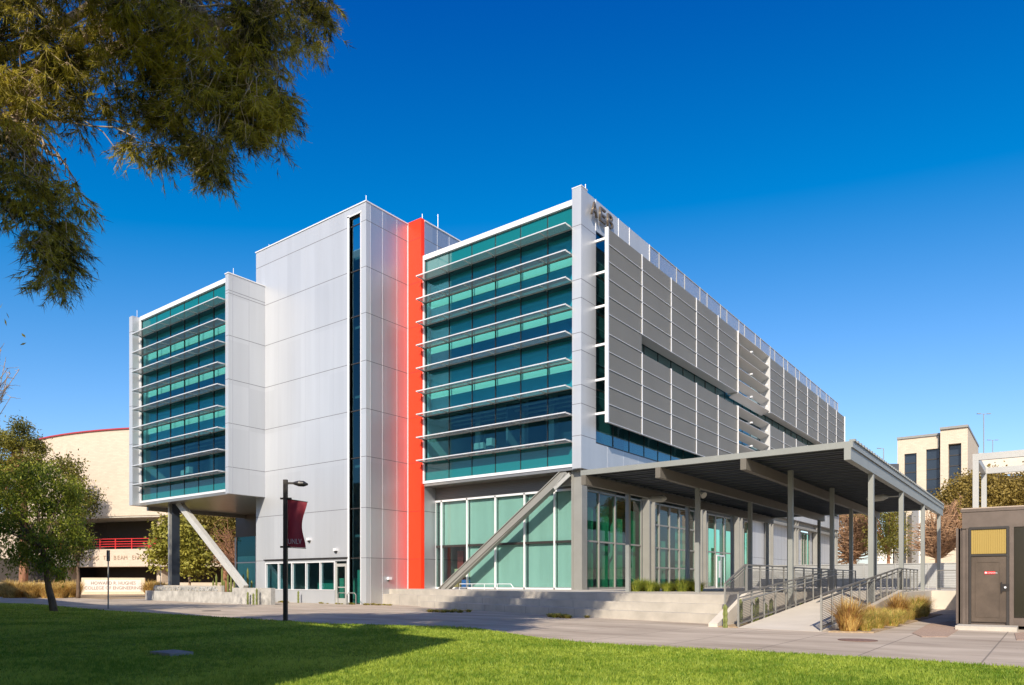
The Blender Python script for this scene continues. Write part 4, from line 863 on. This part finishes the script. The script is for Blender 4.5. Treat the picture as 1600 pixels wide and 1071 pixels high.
def sprays(cent, per, R, L, W):             # each clump: twigs hanging, needles fanning off them
    n = len(cent); tw = 7; c = np.repeat(cent, tw, 0); dirv = frames(n*tw)*np.array([1, 1, .6]); dirv[:, 2] -= .8; dirv /= np.linalg.norm(dirv, axis=1)[:, None]
    ln = R*rng.uniform(.5, 1.3, (n*tw, 1)); k = per//tw; tt = rng.uniform(.1, 1, (n*tw*k, 1)); st_ = np.repeat(c, k, 0)+np.repeat(dirv*ln, k, 0)*tt
    nd = np.repeat(dirv, k, 0)*.9+frames(n*tw*k)*.75; nd[:, 2] -= .15; nd /= np.linalg.norm(nd, axis=1)[:, None]; b = np.cross(nd, frames(len(nd))); b /= np.linalg.norm(b, axis=1)[:, None]+1e-9
    l = L*rng.uniform(.6, 1.3, (len(nd), 1)); w = W; V = np.empty((len(nd), 3, 3)); V[:, 0] = st_-b*w; V[:, 1] = st_+b*w; V[:, 2] = st_+nd*l
    t0 = c; t1 = c+dirv*ln; sb = np.cross(dirv, frames(n*tw)); sb /= np.linalg.norm(sb, axis=1)[:, None]+1e-9; V2 = np.empty((n*tw, 4, 3)); V2[:, 0] = t0-sb*.004; V2[:, 1] = t0+sb*.004; V2[:, 2] = t1+sb*.002; V2[:, 3] = t1-sb*.002
    return V.reshape(-1, 3), np.arange(len(nd)*3).reshape(-1, 3), V2.reshape(-1, 3), np.arange(n*tw*4).reshape(-1, 4)
V, Fc, V2, F2 = sprays(cent, 154, .34, .125, .0052)
npmesh('crown', V, Fc, OLIVE, T); npmesh('twig', V2, F2, BARKL, T)
V, Fc = leaves(up_, 95, (.3, .3, .25), .24, .045, .3); npmesh('upper_crown', V, Fc, OLIVE, T)
m = MB(); random.seed(5); tb0 = Vector((*Dp(-260, 11.5), -.1)); tt_ = Vector((*Dp(-200, 11.5), 8.5)); limb(m, tb0, tt_, .45, .3, 12, .05)
for c in up_[rng.choice(len(up_), 24, replace=False)]: mid = tt_.lerp(Vector(c), .5)+Vector((0, 0, .4)); limb(m, tt_, mid, .14, .08, 7, .15); limb(m, mid, c, .08, .02, 5, .2)
hubs = [Vector(at(px, py, 10.8)) for px, py in ((60, -40), (180, -20), (300, -10), (400, 20), (-20, 60), (20, 180))]
for hb in hubs: limb(m, tt_, hb, .13, .06, 7, .12, 7)
for c in cent[rng.choice(len(cent), 400, replace=False)]:
    c = Vector(c); hb = min(hubs, key=lambda q: (q-c).length+random.uniform(0, .8)); mid = hb.lerp(c, .55)+Vector([random.uniform(-.15, .15) for _ in range(3)])+Vector((0, 0, .12))
    limb(m, hb, mid, .022, .012, 5, .3, 5); limb(m, mid, c, .012, .005, 4, .35, 5)
m.build('trunk', BARKL, T, smooth=True)
# -- tree standing on the lawn at left
bx1, by1 = G(85, 957)
sp_ = [sp(44,800,33,44,40,80,1.7), sp(24,755,33,30,22,36,1.4), sp(84,775,33,26,28,38,1.3), sp(60,738,33,22,12,18,1.1), sp(100,835,32,24,30,34,1.1), sp(15,850,33,32,36,38,1.5), sp(62,858,32.5,36,30,38,1.3), sp(112,770,33,10,18,9,.5), sp(92,885,32,18,14,12,.8), sp(116,805,33,8,24,10,.5)]
tree('willow_tree', 'leaning drooping green tree standing on the left of the lawn', (bx1, by1), sp_, .17, 2.9, WILLOW, BARK, per=50, L=.2, W=.028, spread=.2, droop=1.0, lean=(Dp(66,32.5)[0]-bx1, Dp(66,32.5)[1]-by1), nl=40, twigs=60)
# -- pine behind
pb = Dp(36, 82)
tree('pine_tree', 'dark pine with a thick reddish trunk behind the leaning lawn tree', pb, [sp(34,668,82,11,13,16,1), sp(28,692,82,26,10,30,2), sp(2,690,82,26,14,30,2), sp(58,700,82,13,10,16,1), sp(45,722,82,26,10,26,2), sp(5,725,82,30,14,36,2), sp(20,750,82,46,22,60,2.5), sp(12,800,82,44,34,60,2.5), sp(-60,760,82,55,50,90,3)], .5, 15, PINEG, BARKR, per=60, L=.42, W=.055, spread=.42, nl=26)
tree('shrub_tree', 'rounded dark green shrubby tree against the cream curved wall', Dp(122, 60), [sp(98,740,60,22,26,50,1.5), sp(122,790,60,20,40,60,1.5), sp(110,850,60,26,30,50,1.5)], .18, 3, PINEG, BARK, per=50, L=.2, W=.06, spread=.35, nl=12)
def bare(name, label, base, specs, h, r=.2, n=120, twig=2.2, mt=BARKL, rt=.035, group=None):
    o = thing(name, label, 'tree', (base[0], base[1], 0), group); m = MB(); top = Vector((base[0], base[1], h)); limb(m, (base[0], base[1], -.1), top, r, r*.6, 8, .06)
    cs = blobs(specs)
    for c in cs:
        c = Vector(c); pts = limb(m, top, c, r*.16, rt*.6, 4, .25, 4)
        for _ in range(4):
            q = random.choice(pts[2:]); v = Vector(frames(1)[0]); v.z = abs(v.z)*.6-.1; limb(m, q, q+v*twig*random.uniform(.4, 1), rt*.6, rt*.25, 3, .3, 3)
    m.build('trunk', mt, o); return o
bare('bare_tree', 'leafless pale tree whose thin twigs reach in at the left edge above the pine', Dp(-60, 40), [sp(-40,600,40,40,60,40,1.5), sp(-5,585,40,22,45,34,1), sp(-10,540,40,15,20,8,.8)], 8, .2, twig=.8, rt=.03)
# -- trees under the cube and behind
tree('ash_tree', 'small round yellow-green leafy tree behind the left column', Dp(296, 66), [sp(262,840,66,15,28,40,1.5), sp(255,870,66,12,18,26,1.5), sp(290,850,66,26,34,60,2), sp(305,875,66,18,20,40,1.5)], .16, 2.4, YELL, BARKL, per=40, L=.3, W=.13, spread=.42, nl=12)
tree('pine_tree', 'dense olive pine seen beneath the cantilevered glass cube', Dp(352, 80), [sp(335,815,80,50,22,130,4), sp(300,820,80,25,18,60,3), sp(365,845,80,26,30,90,3), sp(345,860,80,26,16,50,3), sp(392,820,80,30,30,80,3)], .45, 5, leafmat('shade_pine', (.12, .10, .02), (.30, .24, .05), .4, .3), BARKR, per=46, L=.35, W=.07, spread=.6, nl=14)
bare('bare_tree', 'brown leafless tree tangled beneath the pine under the cube', Dp(375, 76), [sp(350,850,76,45,40,70,3)], 3, .25, twig=1.6, mt=BARKR)
# right background trees
bare('bare_tree', 'large brown leafless tree just right of the long facade end', Dp(1335, 96), [sp(1335,830,96,36,40,230,4), sp(1320,865,96,28,25,90,3), sp(1345,800,96,28,16,80,3)], 4.5, .4, twig=2.2, mt=TWIGB, rt=.07)
bare('bare_tree', 'broad brown leafless tree behind the kiosk and canopy end', Dp(1465, 84), [sp(1475,825,84,36,36,240,4), sp(1450,850,84,24,26,90,3), sp(1500,800,84,22,26,90,3)], 4, .4, twig=2.0, mt=TWIGB, rt=.065)
tree('pine_tree', 'sparse olive pine between the right-hand canopy posts', Dp(1388, 90), [sp(1385,800,90,22,10,36,2), sp(1390,822,90,26,12,46,2), sp(1382,845,90,22,10,34,2), sp(1360,795,90,22,8,24,2), sp(1375,858,90,18,6,16,2), sp(1410,850,90,12,20,20,2)], .3, 5, PINEG, BARKR, per=46, L=.35, W=.05, spread=.55, nl=14)
BROT = leafmat('bronze_leaf', (.16, .11, .02), (.34, .25, .06), .4, .3)
tree('oak_tree', 'bronze-green leafy treetop in front of the cream tower', Dp(1500, 88), [sp(1498,770,88,18,14,50,2.5), sp(1515,755,88,14,10,30,2), sp(1478,783,88,14,8,24,2), sp(1500,795,88,30,18,60,3)], .35, 7, BROT, BARK, per=46, L=.3, W=.1, spread=.55, nl=14)
tree('oak_tree', 'wide bronze-green tree under the slab roof at the right edge', Dp(1560, 60), [sp(1550,765,60,26,24,110,3), sp(1585,775,60,26,20,90,3), sp(1620,760,60,30,26,90,3), sp(1535,790,60,24,16,60,2.5)], .35, 5, BROT, BARK, per=46, L=.22, W=.08, spread=.4, nl=16)
tree('oak_tree', 'bronze treetop filling the gap above the far canopy edge', Dp(1330, 120), [sp(1330,800,120,36,10,60,4), sp(1350,790,120,24,8,40,3)], .4, 9, BROT, BARK, per=46, L=.4, W=.14, spread=.8, nl=10)
# off-frame trees that dapple the pavement at left and the steps
tree('shade_tree', 'tall tree standing outside the view to the left of the lawn', Dp(-420, 25), [(*Dp(-190, 29), 8.5, 3.0, 3, 1.6, 70), (*Dp(-210, 24), 10.5, 3, 3, 1.8, 70)], .3, 5, PINEG, BARK, per=34, L=.3, W=.06, spread=.5, nl=12)
# -- grass clumps, cacti
def clump(n, R, H, W, mats_, name='ornamental_grass', cat='grass clump'):
    a = rng.uniform(0, 6.28, n); rr = R*.35*np.sqrt(rng.random(n)); x = rr*np.cos(a); y = rr*np.sin(a); out = rng.uniform(.1, 1, n)*R; h = H*rng.uniform(.5, 1.1, n)*(1-.25*out/R); az = a+rng.normal(0, .5, n); wv = az+1.57; w = W
    V = np.empty((n, 2, 4, 3)); mx_ = x+np.cos(az)*out*.35; my_ = y+np.sin(az)*out*.35; tx = x+np.cos(az)*out; ty = y+np.sin(az)*out; wx_ = np.cos(wv)*w; wy_ = np.sin(wv)*w; z0 = np.zeros(n)
    V[:, 0, 0] = np.c_[x-wx_, y-wy_, z0]; V[:, 0, 1] = np.c_[x+wx_, y+wy_, z0]; V[:, 0, 2] = np.c_[mx_+wx_, my_+wy_, h*.65]; V[:, 0, 3] = np.c_[mx_-wx_, my_-wy_, h*.65]
    V[:, 1, 0] = V[:, 0, 3]; V[:, 1, 1] = V[:, 0, 2]; V[:, 1, 2] = np.c_[tx+wx_*.2, ty+wy_*.2, h]; V[:, 1, 3] = np.c_[tx-wx_*.2, ty-wy_*.2, h]
    mi = np.repeat(rng.integers(0, len(mats_), n), 2); o = npmesh(name, V.reshape(-1, 3), np.arange(n*8).reshape(-1, 4), mats_, None, mi); return o
def place(proto, used, x, y, z, s, rz, label, cat, group, first):
    o = proto if first else proto.copy()
    if not first: C.objects.link(o)
    o.location = (x, y, z); o.scale = (s, s, s); o.rotation_euler = (0, 0, rz); tag(o, label, cat, group); return o
random.seed(21)
rp = [clump(800, .6, .98, .006, [DRYR, DRY, DRYR]), clump(640, .66, .74, .006, [DRY, GREENT, DRY]), clump(600, .62, .66, .006, [DRY, DRY, GREENT])]
ys = [21.0, 21.9, 22.9, 24.0, 25.2, 26.4, 27.7, 29.0, 30.4, 31.8, 33.2, 34.2]
for i, y in enumerate(ys):
    place(rp[i % 3 if i < 9 else (0 if i == 11 else 1)], 0, -4.32+random.uniform(-.1, .1), y, .02, random.uniform(.72, 1.12), random.uniform(0, 6), 'golden and rust ornamental grass clump along the right curb of the ramp' , 'grass clump', 'ornamental grasses along the ramp', i < 3)
for i in range(9): place(rp[1 if i % 2 else 2], 0, -3.95+random.uniform(-.1, .12), 21.3+i*1.45, .02, random.uniform(.55, .8), random.uniform(0, 6), 'golden and rust ornamental grass clump along the right curb of the ramp', 'grass clump', 'ornamental grasses along the ramp', False)
gp = clump(520, .62, .62, .006, [GREENT, WILLOW, GREENT])
for i in range(9):
    x, y = Dp(990+i*12.2+random.uniform(-3, 3), 32.0+(i % 2)*.6); place(gp, 0, x, y, TZ, random.uniform(.6, 1.2), random.uniform(0, 6), 'green tufted grass clump in the terrace bed before the glazing', 'grass clump', 'green grass clumps on the terrace', i == 0)
dp = clump(420, .8, 1.25, .014, [DRY, DRYR, DRY])
for i in range(84):
    px = random.choice([random.uniform(-10, 120), random.uniform(-10, 120), random.uniform(228, 262)]); dd_ = random.uniform(60, 76) if px < 200 else random.uniform(70, 84); x, y = Dp(px, dd_)
    place(dp, 0, x, y, 0, random.uniform(.7, 1.35), random.uniform(0, 6), 'tall dry golden grass clump in the planting bed beside the college sign', 'grass clump', 'dry grass clumps by the college sign', i == 0)
lp_ = clump(120, .22, .12, .01, [DRY, YELL, GREENT])
for i in range(34):
    px = random.choice([random.uniform(500, 608), random.uniform(400, 520)]); x = ony(px, 28.9-(px-500)*.002); place(lp_, 0, x, 28.9+random.uniform(-.3, .1), 0, random.uniform(.5, 1.2), random.uniform(0, 6), 'tiny yellowish weed tuft at the foot of the tower wall', 'weed', 'weeds along the tower wall', i == 0)
for i in range(22):
    if i < 12: x, y = G(random.uniform(665, 735), random.uniform(956, 958))
    else: x, y = G(random.uniform(845, 925), random.uniform(963, 966.5))
    place(lp_, 0, x, y, 0, random.uniform(.8, 1.4), random.uniform(0, 6), 'low dark weed tuft in the pavement planting pocket before the steps', 'weed', 'weeds before the steps', False)
def cactus(h):
    m = MB(); n = 14; seg = 14; pts = []; vs = []; rs = 1
    for k in range(n+1):
        z = h*k/n; r = .062*(1+.12*math.sin(k*1.7))*(1 if k < n-1 else (.7 if k == n-1 else .15))
        for s_ in range(seg): a = 2*math.pi*s_/seg; rr = r*(1 if s_ % 2 else .76); vs.append((rr*math.cos(a), rr*math.sin(a), z))
    fs = [(k*seg+s_, k*seg+(s_+1) % seg, (k+1)*seg+(s_+1) % seg, (k+1)*seg+s_) for k in range(n) for s_ in range(seg)]
    return m.add(vs, fs).build('cactus', mat('cactus_green', (.15, .17, .04), .7, noise=.25, nscale=6), None)
cp = cactus(1.0)
for i, (px, py, hh) in enumerate([(1133, 977, 37), (1157, 977, 42), (1176, 972, 34), (1183, 965, 42), (1196, 962, 30), (1205, 955, 36), (1252, 941, 24), (1262, 939, 20)]):
    x, y = G(px, py); x = -7.7; y = onx(px, x); dd_ = -x*.6009+y*.7993
    place(cp, 0, x, y, 0, 1, i, 'tall thin green column cactus between the cheek wall and the ramp railing', 'cactus', 'column cacti by the ramp', i == 0).scale = (1.1, 1.1, hh*dd_/FL)
for i, (px, hh) in enumerate([(387, 20), (396, 18), (401, 26), (407, 18), (413, 22), (417, 24)]):
    x = ony(px, 25.0 if px < 405 else 27.0); y = 25.0 if px < 405 else 27.0; dd_ = -x*.6009+y*.7993
    place(cp, 0, x, y, 0, 1, i, 'green column cactus in front of the planter end by the ribbon window', 'cactus', 'cacti before the planter end', False).scale = (1, 1, hh*dd_/FL)
x = ony(466, 28.9); place(cp, 0, x, 28.9, 0, 1, 2, 'lone slender cactus below the ribbon window, right of the lamp post', 'cactus', None, False).scale = (1, 1, .8)
for i, px in enumerate([333, 338, 347, 350, 356, 361, 366, 380, 387, 393]):
    x, y = Dp(px, 56); place(cp, 0, x, y, 0, 1, i, 'cactus standing behind the lettered wall under the cube', 'cactus', 'cacti behind the lettered wall', False).scale = (1.2, 1.2, 1.5+.5*((i*7) % 3))
# building behind the camera, whose shadow lies on the lawn
hB = 12.; cx_, cy_ = -4.2+.6, -4.3; ux, uy = -.978, .2
pp = [(cx_, cy_), (cx_+ux*70, cy_+uy*70), (cx_+ux*70-6, cy_+uy*70-25), (cx_+2, cy_-25)]
tag(MB().prism(pp, 0, hB).build('neighbouring_building', BEIGE), 'plain cream building behind the viewpoint that shades the lawn', 'building')
